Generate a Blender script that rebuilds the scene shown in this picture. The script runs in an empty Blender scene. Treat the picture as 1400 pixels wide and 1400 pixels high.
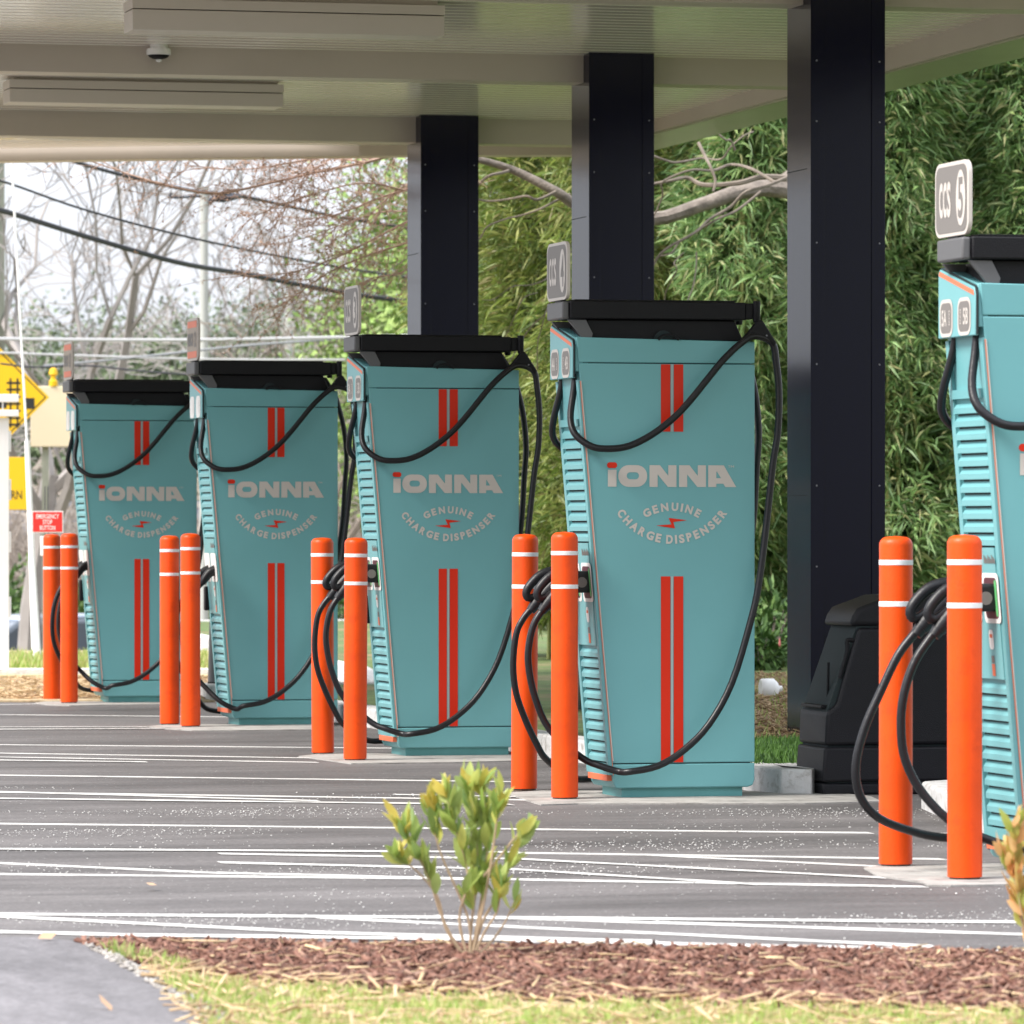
import bpy, math, random
import numpy as np
from mathutils import Vector, Matrix
R = math.radians
random.seed(7)
C = bpy.context.scene.collection
SC = bpy.context.scene

# ------------------------------------------------------------------ camera, sky, sun, exposure
F = 7500.0; HC = 1.147; TH = math.atan(1850 / 7500.0)
S_, C_ = math.sin(TH), math.cos(TH)
cam = bpy.data.cameras.new('camera'); camo = bpy.data.objects.new('camera', cam); C.objects.link(camo)
camo.location = (0, 0, HC); camo.rotation_euler = (R(90), 0, -TH)
cam.sensor_width = 36; cam.lens = 36 * F / 1400; cam.shift_y = 20 / 1400
cam.clip_start = 0.5; cam.clip_end = 4000
cam.dof.use_dof = True; cam.dof.focus_distance = 23.5; cam.dof.aperture_fstop = 10
SC.camera = camo
SUN_EL, SUN_AZ = 48, -102          # azimuth measured from +Y towards +X; the soft sun is to the left of the row
world = bpy.data.worlds.new("World"); SC.world = world; world.use_nodes = True
nt = world.node_tree; nt.nodes.clear()
sky = nt.nodes.new('ShaderNodeTexSky'); sky.sky_type = 'NISHITA'; sky.sun_disc = False
sky.sun_elevation = R(SUN_EL); sky.sun_rotation = R(SUN_AZ); sky.dust_density = 4; sky.air_density = 1.0
mx = nt.nodes.new('ShaderNodeMix'); mx.data_type = 'RGBA'; mx.inputs[0].default_value = 0.86
mx.inputs[7].default_value = (7.6, 7.9, 8.6, 1)
# overcast vault: brighter overhead than at the horizon
wc = nt.nodes.new('ShaderNodeTexCoord'); ws = nt.nodes.new('ShaderNodeSeparateXYZ'); nt.links.new(wc.outputs['Generated'], ws.inputs[0])
wr = nt.nodes.new('ShaderNodeMapRange'); wr.inputs[1].default_value = 0; wr.inputs[2].default_value = 1; wr.inputs[3].default_value = .60; wr.inputs[4].default_value = 1.55
nt.links.new(ws.outputs[2], wr.inputs[0])
wn = nt.nodes.new('ShaderNodeTexNoise'); wn.inputs['Scale'].default_value = 5; wn.inputs['Detail'].default_value = 5; nt.links.new(wc.outputs['Generated'], wn.inputs['Vector'])
wq = nt.nodes.new('ShaderNodeMapRange'); wq.inputs[1].default_value = .3; wq.inputs[2].default_value = .7; wq.inputs[3].default_value = .88; wq.inputs[4].default_value = 1.1; nt.links.new(wn.outputs[0], wq.inputs[0])
wm = nt.nodes.new('ShaderNodeMath'); wm.operation = 'MULTIPLY'; nt.links.new(wr.outputs[0], wm.inputs[0]); nt.links.new(wq.outputs[0], wm.inputs[1])
wv = nt.nodes.new('ShaderNodeVectorMath'); wv.operation = 'SCALE'; wv.inputs[0].default_value = (7.6, 7.9, 8.6)
nt.links.new(wm.outputs[0], wv.inputs['Scale']); nt.links.new(wv.outputs[0], mx.inputs[7])
bg = nt.nodes.new('ShaderNodeBackground'); bg.inputs[1].default_value = 0.12
wo = nt.nodes.new('ShaderNodeOutputWorld')
nt.links.new(sky.outputs[0], mx.inputs[6]); nt.links.new(mx.outputs[2], bg.inputs[0]); nt.links.new(bg.outputs[0], wo.inputs[0])
sun = bpy.data.lights.new('sun', 'SUN'); sun.energy = 3.0; sun.angle = R(20); sun.color = (1, .95, .88)
suno = bpy.data.objects.new('sun', sun); C.objects.link(suno)
sd = Vector((math.sin(R(SUN_AZ)) * math.cos(R(SUN_EL)), math.cos(R(SUN_AZ)) * math.cos(R(SUN_EL)) , math.sin(R(SUN_EL))))
suno.rotation_euler = sd.to_track_quat('Z', 'Y').to_euler()
SC.view_settings.view_transform = 'Standard'; SC.view_settings.look = 'None'
SC.view_settings.exposure = 1.0; SC.view_settings.gamma = 1
SC.cycles.max_bounces = 6; SC.cycles.transparent_max_bounces = 4; SC.cycles.use_denoising = True

# ------------------------------------------------------------------ measuring helpers
def pt(px, t, py=None, z=None):
    """world point that lies t metres in front of the camera in picture column px"""
    u = (px - 700) / F
    if z is None: z = HC - (py - 720) * t / F
    return Vector((t * (S_ + u * C_), t * (C_ - u * S_), z))
def at(px, py, z=0.0):
    """point of the level z seen at px, py"""
    return pt(px, F * (HC - z) / (py - 720), z=z)

# ------------------------------------------------------------------ materials
MATS = {}
def mat(name, col, rough=0.5, metal=0.0, var=0.0, vscale=3.0, bump=0.0, bscale=40.0, coat=0.0, spec=None,
        island=None, dirt=None, dscale=2.0, stretch=None, trans=0):
    if name in MATS: return MATS[name]
    m = bpy.data.materials.new(name); m.use_nodes = True; MATS[name] = m
    N = m.node_tree.nodes; L = m.node_tree.links; b = N['Principled BSDF']
    b.inputs['Base Color'].default_value = (*col, 1); b.inputs['Roughness'].default_value = rough
    b.inputs['Metallic'].default_value = metal
    if coat: b.inputs['Coat Weight'].default_value = coat; b.inputs['Coat Roughness'].default_value = .08
    if spec is not None: b.inputs['Specular IOR Level'].default_value = spec
    tc = N.new('ShaderNodeTexCoord'); src = tc.outputs['Object']
    if stretch:
        mp = N.new('ShaderNodeMapping'); mp.inputs['Scale'].default_value = stretch
        L.new(src, mp.inputs[0]); src = mp.outputs[0]
    cur = None
    if island:
        g = N.new('ShaderNodeNewGeometry'); cr = N.new('ShaderNodeValToRGB'); L.new(g.outputs['Random Per Island'], cr.inputs[0])
        e = cr.color_ramp.elements
        e[0].position = 0; e[0].color = (*island[0], 1); e[1].position = 1; e[1].color = (*island[-1], 1)
        for i, c in enumerate(island[1:-1]):
            k = e.new((i + 1) / (len(island) - 1)); k.color = (*c, 1)
        cur = cr.outputs[0]
    if var:
        n = N.new('ShaderNodeTexNoise'); n.inputs['Scale'].default_value = vscale; n.inputs['Detail'].default_value = 6
        L.new(src, n.inputs['Vector'])
        mr = N.new('ShaderNodeMapRange'); mr.inputs[1].default_value = .3; mr.inputs[2].default_value = .7
        mr.inputs[3].default_value = 1 - var; mr.inputs[4].default_value = 1 + var; L.new(n.outputs[0], mr.inputs[0])
        mm = N.new('ShaderNodeMix'); mm.data_type = 'RGBA'; mm.blend_type = 'MULTIPLY'; mm.inputs[0].default_value = 1
        if cur: L.new(cur, mm.inputs[6])
        else: mm.inputs[6].default_value = (*col, 1)
        L.new(mr.outputs[0], mm.inputs[7]); cur = mm.outputs[2]
    if dirt:
        n = N.new('ShaderNodeTexNoise'); n.inputs['Scale'].default_value = dscale; n.inputs['Detail'].default_value = 9
        n.inputs['Roughness'].default_value = .65
        L.new(src, n.inputs['Vector'])
        mr = N.new('ShaderNodeMapRange'); mr.inputs[1].default_value = .52; mr.inputs[2].default_value = .68; L.new(n.outputs[0], mr.inputs[0])
        mm = N.new('ShaderNodeMix'); mm.data_type = 'RGBA'
        L.new(mr.outputs[0], mm.inputs[0])
        if cur: L.new(cur, mm.inputs[6])
        else: mm.inputs[6].default_value = (*col, 1)
        mm.inputs[7].default_value = (*dirt, 1); cur = mm.outputs[2]
    if cur: L.new(cur, b.inputs['Base Color'])
    if trans and cur:
        tr = N.new('ShaderNodeBsdfTranslucent'); L.new(cur, tr.inputs[0]); ms = N.new('ShaderNodeMixShader'); ms.inputs[0].default_value = trans
        L.new(b.outputs[0], ms.inputs[1]); L.new(tr.outputs[0], ms.inputs[2]); L.new(ms.outputs[0], N['Material Output'].inputs[0])
    if bump:
        n = N.new('ShaderNodeTexNoise'); n.inputs['Scale'].default_value = bscale; n.inputs['Detail'].default_value = 4
        L.new(src, n.inputs['Vector'])
        bp = N.new('ShaderNodeBump'); bp.inputs['Strength'].default_value = bump; bp.inputs['Distance'].default_value = .01
        L.new(n.outputs[0], bp.inputs['Height']); L.new(bp.outputs[0], b.inputs['Normal'])
    return m

TEAL = mat('teal_paint', (.140, .368, .390), .42, var=.05, vscale=1.5, bump=.12, bscale=420)
TEALH = mat('teal_paint_header', (.148, .375, .398), .42, bump=.1, bscale=420)
PLINTH = mat('teal_plinth', (.12, .36, .36), .5, var=.1, vscale=6)
GAP = mat('dark_gap', (.01, .02, .022), .8)
CREAM = mat('cream_vinyl', (.54, .495, .455), .45)
ORANGE = mat('orange_vinyl', (.62, .022, .003), .45, spec=.3)
ORTRIM = mat('orange_trim', (.72, .16, .07), .45)
BLACK = mat('black_powdercoat', (.0055, .0055, .0075), .5, bump=.3, bscale=300, spec=.25)
BRKT = mat('grey_bracket', (.10, .10, .105), .5)
RUB = mat('cable_rubber', (.006, .006, .008), .38, bump=.1, bscale=60, spec=.4)
PLAST = mat('connector_plastic', (.009, .0095, .012), .42, spec=.35, bump=.1, bscale=90)
GREYV = mat('grey_vinyl', (.17, .155, .145), .5)
WHITEV = mat('white_vinyl', (.75, .74, .72), .5)
DGREEN = mat('green_ring', (.12, .45, .16), .5)
MAROON = mat('maroon_vinyl', (.10, .03, .04), .5)
BOLL = mat('bollard_orange', (.75, .070, .002), .42, spec=.3, var=.09, vscale=5, dirt=(.66, .058, .004), dscale=11, bump=.1, bscale=120)
BAND = mat('reflective_band', (.80, .79, .80), .4)
PIPE = mat('dirty_pipe', (.12, .08, .06), .8, var=.5, vscale=60)
NAVY = mat('navy_cladding', (.0010, .0014, .0140), .15, bump=.05, bscale=2.2, spec=.22)
SCREW = mat('screw', (.2, .2, .22), .3, metal=.8)
DECK = mat('deck_metal', (.86, .81, .74), .17, metal=.35, var=.04, spec=.7, stretch=(.4, 4, 1))
BEAM = mat('beam_paint', (.49, .435, .385), .42, var=.04, vscale=2)
BEAMU = mat('beam_highlight', (.74, .70, .60), .4)  # pale colour for the painted highlight below the beams
CONC = mat('concrete', (.34, .325, .305), .85, var=.2, vscale=7, bump=.5, bscale=60, dirt=(.17, .16, .15), dscale=5)
CURB = mat('curb_concrete', (.62, .61, .60), .8, var=.12, vscale=9, bump=.5, bscale=50, dirt=(.33, .31, .28), dscale=14)
PAINT = mat('line_paint', (.62, .61, .59), .6, dirt=(.36, .35, .34), dscale=7)
BINM = mat('bin_plastic', (.008, .008, .011), .48, bump=.25, bscale=220, spec=.25, var=.15, vscale=3)
MULCH = mat('mulch', (.1, .04, .03), .85, island=[(.050, .020, .012), (.115, .044, .028), (.17, .072, .048), (.26, .135, .095), (.14, .058, .038), (.34, .21, .15)])
MULCHB = mat('mulch_bed', (.045, .020, .016), .95, var=.4, vscale=40, bump=1, bscale=80)
STRAW = mat('straw', (.5, .38, .22), .7, island=[(.42, .28, .16), (.62, .46, .27), (.50, .36, .20), (.30, .19, .11)])
GRASS = mat('grass_blades', (.1, .2, .03), .55, island=[(.22, .34, .07), (.30, .43, .09), (.42, .48, .15), (.56, .50, .26), (.25, .38, .08), (.60, .50, .30)], trans=.3)
SOIL = mat('soil', (.42, .34, .20), .95, var=.35, vscale=9, dirt=(.28, .32, .10), dscale=5)
SOILG = mat('verge_soil', (.085, .13, .035), .95, var=.4, vscale=7, dirt=(.26, .18, .10), dscale=.9)
EARTH = mat('earth', (.17, .15, .10), .95, var=.3, vscale=.6, dirt=(.10, .13, .05), dscale=.3)
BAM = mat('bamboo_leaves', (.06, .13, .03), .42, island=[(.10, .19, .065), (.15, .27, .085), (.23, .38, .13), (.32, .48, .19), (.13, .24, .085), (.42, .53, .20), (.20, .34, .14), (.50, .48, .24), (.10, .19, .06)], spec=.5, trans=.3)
BAMD = mat('bamboo_leaves_painted_shade', (.04, .08, .02), .6, island=[(.040, .085, .026), (.07, .14, .04), (.11, .20, .055), (.06, .12, .04)])  # darker copy of the leaf colours, shade of the back row painted in
BAMY = mat('bamboo_leaves_yellow', (.12, .17, .04), .5, island=[(.10, .15, .035), (.17, .25, .05), (.26, .33, .07), (.33, .34, .11), (.14, .22, .05), (.24, .21, .09)], trans=.3)
CULM = mat('bamboo_culm', (.28, .30, .10), .5, var=.3, vscale=4)
BARK = mat('bark_grey', (.20, .17, .145), .9, var=.35, vscale=14, bump=.8, bscale=40)
BARKL = mat('bark_light', (.20, .165, .135), .9, var=.25, vscale=12)
BARKF = mat('bark_far_paled', (.30, .275, .26), .9, var=.2, vscale=2)  # lightened, pale look of distance painted into the bark colour
BUD = mat('pinkish_twigs', (.33, .21, .155), .8, island=[(.50, .33, .24), (.38, .24, .18), (.58, .40, .29)])
CONIF = mat('evergreen_leaves_paled', (.06, .1, .03), .7, island=[(.085, .125, .065), (.12, .17, .08), (.16, .21, .10), (.10, .14, .08)])  # lighter and greyer, distance paleness painted into the leaf colours
SPRING = mat('spring_leaves', (.15, .24, .05), .6, island=[(.13, .22, .05), (.20, .32, .06), (.26, .36, .09), (.15, .20, .07)])
HEDGE = mat('hedge_leaves', (.05, .1, .02), .6, island=[(.03, .075, .02), (.06, .13, .03), (.09, .18, .04), (.13, .21, .05)])
SHRUBL = mat('shrub_leaves', (.2, .3, .06), .42, island=[(.26, .38, .09), (.36, .50, .12), (.50, .58, .17), (.20, .32, .10), (.60, .60, .15), (.33, .45, .16)], spec=.5, trans=.4)
SHRUBY = mat('shrub_tips', (.5, .42, .08), .45, island=[(.50, .46, .10), (.62, .48, .10), (.44, .50, .12)], trans=.4)
SHRUBO = mat('orange_leaves', (.6, .3, .1), .5, island=[(.80, .42, .17), (.85, .52, .26), (.62, .52, .16), (.36, .46, .10), (.76, .34, .12), (.44, .50, .12)], trans=.4)
STEM = mat('shrub_stem', (.42, .31, .20), .8, var=.2, vscale=20)
POLEM = mat('weathered_pole', (.30, .31, .25), .85, var=.2, vscale=3)
POLEF = mat('concrete_pole', (.42, .43, .40), .85)
WIRE = mat('wire_black', (.03, .03, .04), .6)
WIREL = mat('wire_pale', (.42, .42, .43), .6)
WHITE = mat('white_paint', (.82, .82, .82), .4)
SIGNY = mat('sign_yellow', (.85, .50, .008), .45)
SIGNK = mat('sign_black', (.02, .02, .02), .5)
SIGNR = mat('sign_red', (.72, .035, .03), .45)
CARP = mat('car_paint', (.34, .40, .50), .25, metal=.3, coat=.6)
GLASS = mat('car_glass', (.10, .12, .15), .08)
TYRE = mat('tyre', (.02, .02, .02), .8)
SHOPW = mat('shop_wall', (.30, .33, .40), .8, var=.1, vscale=.5)
SHOPR = mat('shop_roof', (.20, .23, .30), .7)
CREAMB = mat('cream_panel', (.78, .66, .47), .6)

def asphalt(name, base, speck, pale, st=(.35, 1.6, 1)):
    m = bpy.data.materials.new(name); m.use_nodes = True
    N = m.node_tree.nodes; L = m.node_tree.links; b = N['Principled BSDF']
    tc = N.new('ShaderNodeTexCoord')
    def noise(scale, det, vec, rough=.5):
        n = N.new('ShaderNodeTexNoise'); n.inputs['Scale'].default_value = scale; n.inputs['Detail'].default_value = det
        n.inputs['Roughness'].default_value = rough; L.new(vec, n.inputs['Vector']); return n
    def rng(src, a, bb, c, d):
        r = N.new('ShaderNodeMapRange'); r.inputs[1].default_value = a; r.inputs[2].default_value = bb
        r.inputs[3].default_value = c; r.inputs[4].default_value = d; L.new(src, r.inputs[0]); return r
    mp = N.new('ShaderNodeMapping'); mp.inputs['Scale'].default_value = st; L.new(tc.outputs['Object'], mp.inputs[0])
    big = noise(.8, 5, mp.outputs[0], .6); fine = noise(55, 5, tc.outputs['Object'], .7)
    mid = noise(5, 5, mp.outputs[0], .65)
    r1 = rng(big.outputs[0], .3, .7, .58, 1.42); r2 = rng(fine.outputs[0], .3, .7, .62, 1.4); r3 = rng(mid.outputs[0], .3, .7, .8, 1.22)
    m1 = N.new('ShaderNodeMath'); m1.operation = 'MULTIPLY'; L.new(r1.outputs[0], m1.inputs[0]); L.new(r2.outputs[0], m1.inputs[1])
    m2 = N.new('ShaderNodeMath'); m2.operation = 'MULTIPLY'; L.new(m1.outputs[0], m2.inputs[0]); L.new(r3.outputs[0], m2.inputs[1])
    mm = N.new('ShaderNodeMix'); mm.data_type = 'RGBA'; mm.blend_type = 'MULTIPLY'; mm.inputs[0].default_value = 1
    mm.inputs[6].default_value = (*base, 1); L.new(m2.outputs[0], mm.inputs[7])
    # pale specks painting glints of the aggregate, thicker in patches
    v = N.new('ShaderNodeTexVoronoi'); v.inputs['Scale'].default_value = 42; L.new(tc.outputs['Object'], v.inputs['Vector'])
    near = rng(v.outputs['Distance'], .16, .10, 0, 1)
    sx = N.new('ShaderNodeSeparateColor'); L.new(v.outputs['Color'], sx.inputs[0])
    patch = noise(1.3, 3, tc.outputs['Object']); pr = rng(patch.outputs[0], .46, .64, .985, .70)
    gt = N.new('ShaderNodeMath'); gt.operation = 'GREATER_THAN'; L.new(sx.outputs[0], gt.inputs[0]); L.new(pr.outputs[0], gt.inputs[1])
    m3 = N.new('ShaderNodeMath'); m3.operation = 'MULTIPLY'; L.new(near.outputs[0], m3.inputs[0]); L.new(gt.outputs[0], m3.inputs[1])
    m3b = N.new('ShaderNodeMath'); m3b.operation = 'MULTIPLY'; m3b.inputs[1].default_value = speck; L.new(m3.outputs[0], m3b.inputs[0])
    m4 = N.new('ShaderNodeMix'); m4.data_type = 'RGBA'; L.new(m3b.outputs[0], m4.inputs[0]); L.new(mm.outputs[2], m4.inputs[6]); m4.inputs[7].default_value = (*pale, 1)
    L.new(m4.outputs[2], b.inputs['Base Color'])
    rr = rng(big.outputs[0], .3, .7, .62, .85); L.new(rr.outputs[0], b.inputs['Roughness'])
    bp = N.new('ShaderNodeBump'); bp.inputs['Strength'].default_value = .5; bp.inputs['Distance'].default_value = .006
    L.new(fine.outputs[0], bp.inputs['Height']); L.new(bp.outputs[0], b.inputs['Normal'])
    b.inputs['Specular IOR Level'].default_value = .35
    return m
ASPH = asphalt('asphalt', (.112, .104, .103), .9, (.75, .74, .72))
ASPH2 = asphalt('path_asphalt', (.142, .135, .141), .5, (.5, .5, .5), (1.5, .5, 1))

# ------------------------------------------------------------------ mesh builder
class MB:
    def __init__(s): s.v = []; s.f = []
    def add(s, vs, fs):
        o = len(s.v); s.v += [tuple(p) for p in vs]; s.f += [tuple(i + o for i in f) for f in fs]; return s
    def box(s, x0, x1, y0, y1, z0, z1):
        vs = [(x, y, z) for z in (z0, z1) for y in (y0, y1) for x in (x0, x1)]
        return s.add(vs, [(0, 2, 3, 1), (4, 5, 7, 6), (0, 1, 5, 4), (2, 6, 7, 3), (0, 4, 6, 2), (1, 3, 7, 5)])
    def prism_xz(s, pts, y0, y1):                 # outline in XZ pushed through Y
        n = len(pts); vs = [(x, y0, z) for x, z in pts] + [(x, y1, z) for x, z in pts]
        return s.add(vs, [tuple(range(n)), tuple(range(2 * n - 1, n - 1, -1))] + [(i, i + n, (i + 1) % n + n, (i + 1) % n) for i in range(n)])
    def prism_yz(s, pts, x0, x1):
        n = len(pts); vs = [(x0, y, z) for y, z in pts] + [(x1, y, z) for y, z in pts]
        return s.add(vs, [tuple(range(n)), tuple(range(2 * n - 1, n - 1, -1))] + [(i, i + n, (i + 1) % n + n, (i + 1) % n) for i in range(n)])
    def prism_xy(s, pts, z0, z1):
        n = len(pts); vs = [(p[0], p[1], z0) for p in pts] + [(p[0], p[1], z1) for p in pts]
        return s.add(vs, [tuple(range(n - 1, -1, -1)), tuple(range(n, 2 * n))] + [(i, (i + 1) % n, (i + 1) % n + n, i + n) for i in range(n)])
    def lathe(s, prof, c=(0, 0, 0), n=24, axis='z'):
        rings = len(prof); vs = []
        for r, h in prof:
            for k in range(n):
                a = 2 * math.pi * k / n
                p = (r * math.cos(a), r * math.sin(a), h)
                if axis == 'x': p = (h, p[0], p[1])
                if axis == 'y': p = (p[0], h, p[1])
                vs.append((p[0] + c[0], p[1] + c[1], p[2] + c[2]))
        fs = []
        for j in range(rings - 1):
            for k in range(n):
                a, b = j * n + k, j * n + (k + 1) % n
                fs.append((a, b, b + n, a + n))
        fs += [tuple(range(n - 1, -1, -1)), tuple(range((rings - 1) * n, rings * n))]
        return s.add(vs, fs)
    def tube(s, pts, r, n=8, smooth=0, closed=False):
        P = [Vector(p) for p in pts]
        rr = r if isinstance(r, (list, tuple)) else [r] * len(P)
        if smooth:
            Q = []; RR = []
            m = len(P); rng = m if closed else m - 1
            for i in range(rng):
                p0 = P[i - 1] if (i > 0 or closed) else P[0]; p1 = P[i]; p2 = P[(i + 1) % m]
                p3 = P[(i + 2) % m] if (closed or i + 2 < m) else P[-1]
                for k in range(smooth):
                    t = k / smooth
                    Q.append(.5 * ((2 * p1) + (p2 - p0) * t + (2 * p0 - 5 * p1 + 4 * p2 - p3) * t * t + (3 * p1 - p0 - 3 * p2 + p3) * t ** 3))
                    RR.append(rr[i] * (1 - t) + rr[(i + 1) % m] * t)
            if not closed: Q.append(P[-1]); RR.append(rr[-1])
            P, rr = Q, RR
        m = len(P); T = []
        for i in range(m):
            a = P[(i - 1) % m] if (closed or i > 0) else P[0]; b = P[(i + 1) % m] if (closed or i < m - 1) else P[-1]
            T.append((b - a).normalized())
        up = Vector((0, 0, 1)) if abs(T[0].z) < .9 else Vector((1, 0, 0))
        nrm = (up - T[0] * up.dot(T[0])).normalized(); vs = []
        for i in range(m):
            nrm = (nrm - T[i] * nrm.dot(T[i])).normalized(); bi = T[i].cross(nrm)
            for k in range(n):
                a = 2 * math.pi * k / n
                vs.append(P[i] + (nrm * math.cos(a) + bi * math.sin(a)) * rr[i])
        fs = []
        for i in range(m if closed else m - 1):
            j = (i + 1) % m
            for k in range(n):
                k2 = (k + 1) % n
                fs.append((i * n + k, i * n + k2, j * n + k2, j * n + k))
        if not closed: fs += [tuple(range(n - 1, -1, -1)), tuple(range((m - 1) * n, m * n))]
        return s.add(vs, fs)
    def xf(s, M):
        s.v = [tuple(M @ Vector(p)) for p in s.v]; return s
    def build(s, name, m, parent=None, smooth=False, bevel=0, off=None):
        me = bpy.data.meshes.new(name)
        vs = s.v if off is None else [(x - off[0], y - off[1], z - off[2]) for x, y, z in s.v]
        me.from_pydata(vs, [], s.f); me.update()
        me.materials.append(m)
        o = bpy.data.objects.new(name, me); C.objects.link(o)
        if parent: o.parent = parent
        if smooth:
            me.polygons.foreach_set('use_smooth', [True] * len(me.polygons))
            me.set_sharp_from_angle(angle=R(40))
        if bevel:
            b = o.modifiers.new('bevel', 'BEVEL'); b.width = bevel; b.segments = 3; b.limit_method = 'ANGLE'; b.angle_limit = R(35)
            me.polygons.foreach_set('use_smooth', [True] * len(me.polygons))
            me.set_sharp_from_angle(angle=R(50))
        return o

def npmesh(name, V, Fc, m, parent=None):
    me = bpy.data.meshes.new(name); k = Fc.shape[1]
    me.vertices.add(len(V)); me.vertices.foreach_set('co', V.astype(np.float32).ravel())
    me.loops.add(Fc.size); me.loops.foreach_set('vertex_index', Fc.astype(np.int32).ravel())
    me.polygons.add(len(Fc)); me.polygons.foreach_set('loop_start', np.arange(0, Fc.size, k, dtype=np.int32))
    me.update(calc_edges=True); me.validate(); me.materials.append(m)
    o = bpy.data.objects.new(name, me); C.objects.link(o)
    if parent: o.parent = parent
    return o

def tag(o, label=None, cat=None, group=None, kind=None):
    if label: o['label'] = label
    if cat: o['category'] = cat
    if group: o['group'] = group
    if kind: o['kind'] = kind
    return o
def empty(name, loc, label, cat, group=None, rz=0):
    o = bpy.data.objects.new(name, None); C.objects.link(o); o.location = loc; o.rotation_euler = (0, 0, rz)
    o.empty_display_size = .2
    return tag(o, label, cat, group)
def kids(o): return [c for c in C.objects if c.parent == o]
def copy_tree(o, parent=None):
    ch = kids(o); c = o.copy(); C.objects.link(c); c.parent = parent
    for k in ch: copy_tree(k, c)
    return c

# lettering: flat mesh of a text in (u, v)
TXT = {}
def glyph(s, bold=0.0):
    key = (s, bold)
    if key in TXT: return TXT[key]
    cu = bpy.data.curves.new('t', 'FONT'); cu.body = s; cu.size = 1; cu.offset = bold; cu.resolution_u = 4
    o = bpy.data.objects.new('t', cu); C.objects.link(o)
    bpy.context.view_layer.update()
    me = bpy.data.meshes.new_from_object(o.evaluated_get(bpy.context.evaluated_depsgraph_get()))
    vs = [(v.co.x, v.co.y) for v in me.vertices]; fs = [tuple(p.vertices) for p in me.polygons]
    xs = [v[0] for v in vs]; ys = [v[1] for v in vs]
    bpy.data.objects.remove(o); bpy.data.meshes.remove(me); bpy.data.curves.remove(cu)
    vs = [(x - min(xs), y) for x, y in vs]
    TXT[key] = (vs, fs, max(xs) - min(xs), min(ys), max(ys)); return TXT[key]
def text(mb, s, w, h, place, bold=0.0):
    """letters fitted into a w x h box centred on 0,0 and mapped by place(u, v)"""
    vs, fs, tw, y0, y1 = glyph(s, bold)
    mb.add([place((x / tw - .5) * w, ((y - y0) / (y1 - y0) - .5) * h) for x, y in vs], fs); return mb
def rrect(w, h, r, n=6):
    out = []
    for cx, cy, a0 in ((w / 2 - r, h / 2 - r, 0), (-w / 2 + r, h / 2 - r, 90), (-w / 2 + r, -h / 2 + r, 180), (w / 2 - r, -h / 2 + r, 270)):
        for k in range(n + 1):
            a = R(a0 + 90 * k / n); out.append((cx + r * math.cos(a), cy + r * math.sin(a)))
    return out

# ------------------------------------------------------------------ setting
def grid_ground():
    ys = [-40, -10, 0, 10, 20, 30, 36, 40, 44, 46.5, 48, 50, 52, 54, 56, 58, 60, 62, 64, 70, 90, 130, 200, 400, 900, 2500]
    xs = [-1500, -400, -120, -50, -20, -10, -5, 0, 3, 5, 6, 7, 8, 9, 10, 12, 15, 20, 30, 60, 150, 500, 1800]
    vs = []
    for y in ys:
        for x in xs:
            t = x * S_ + y * C_; k = min(1, max(0, (t - 47.5) / 12)); k = k * k * (3 - 2 * k)
            side = min(1, max(0, (9.2 - (x - .235 * (y - 40))) / 1.5))
            vs.append((x, y, -.03 - 1.45 * k * side))
    n = len(xs); fs = [(j * n + i, j * n + i + 1, (j + 1) * n + i + 1, (j + 1) * n + i) for j in range(len(ys) - 1) for i in range(n - 1)]
    return MB().add(vs, fs).build('ground', EARTH)
tag(grid_ground(), kind='structure')

def sheet(name, pts, z, m, thick=.004, parent=None):
    return MB().prism_xy([(p[0], p[1]) for p in pts], z - thick, z).build(name, m, parent)
def ccw(pts):
    a = sum(pts[i][0] * pts[(i + 1) % len(pts)][1] - pts[(i + 1) % len(pts)][0] * pts[i][1] for i in range(len(pts)))
    return pts if a > 0 else pts[::-1]

farL, farR = at(-900, 960), at(300, 960)
nearL, nearR = at(-600, 1285), at(1900, 1302)
lot = sheet('parking_lot', ccw([(-9, 14.2), (nearL.x, nearL.y), (nearR.x, nearR.y), (16, 14.6), (16, 20), (9.6, 30), (9, 35.4), (farR.x, farR.y), (farL.x, farL.y), (-12, 30)]), 0.0, ASPH, .02)
tag(lot, kind='structure')
# wide strip of sand and straw beyond the lot, its kerb and the verge
a, b = at(-600, 960, .0), at(345, 960, .0); c2, d2 = at(345, 929), at(-600, 929)
o = sheet('straw_ground', ccw([a, b, c2, d2]), .012, mat('straw_mat', (.50, .39, .24), .95, var=.35, vscale=18, dirt=(.30, .22, .12), dscale=6), .02); tag(o, kind='structure')
a, b = at(-700, 927), at(345, 927); c3, d3 = at(345, 925), at(-700, 925)
o = MB().prism_xy(ccw([(p.x, p.y) for p in (a, b, c3, d3)]), -.02, .065).build('kerb', CURB); tag(o, kind='structure')
a, b = at(-700, 920, .05), at(345, 920, .05); c3, d3 = pt(345, 49.5, z=0), pt(-700, 49.5, z=0)
o = MB().prism_xy(ccw([(p.x, p.y) for p in (a, b, c3, d3)]), -.1, .03).build('grass_verge', SOIL); tag(o, kind='structure')
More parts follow.
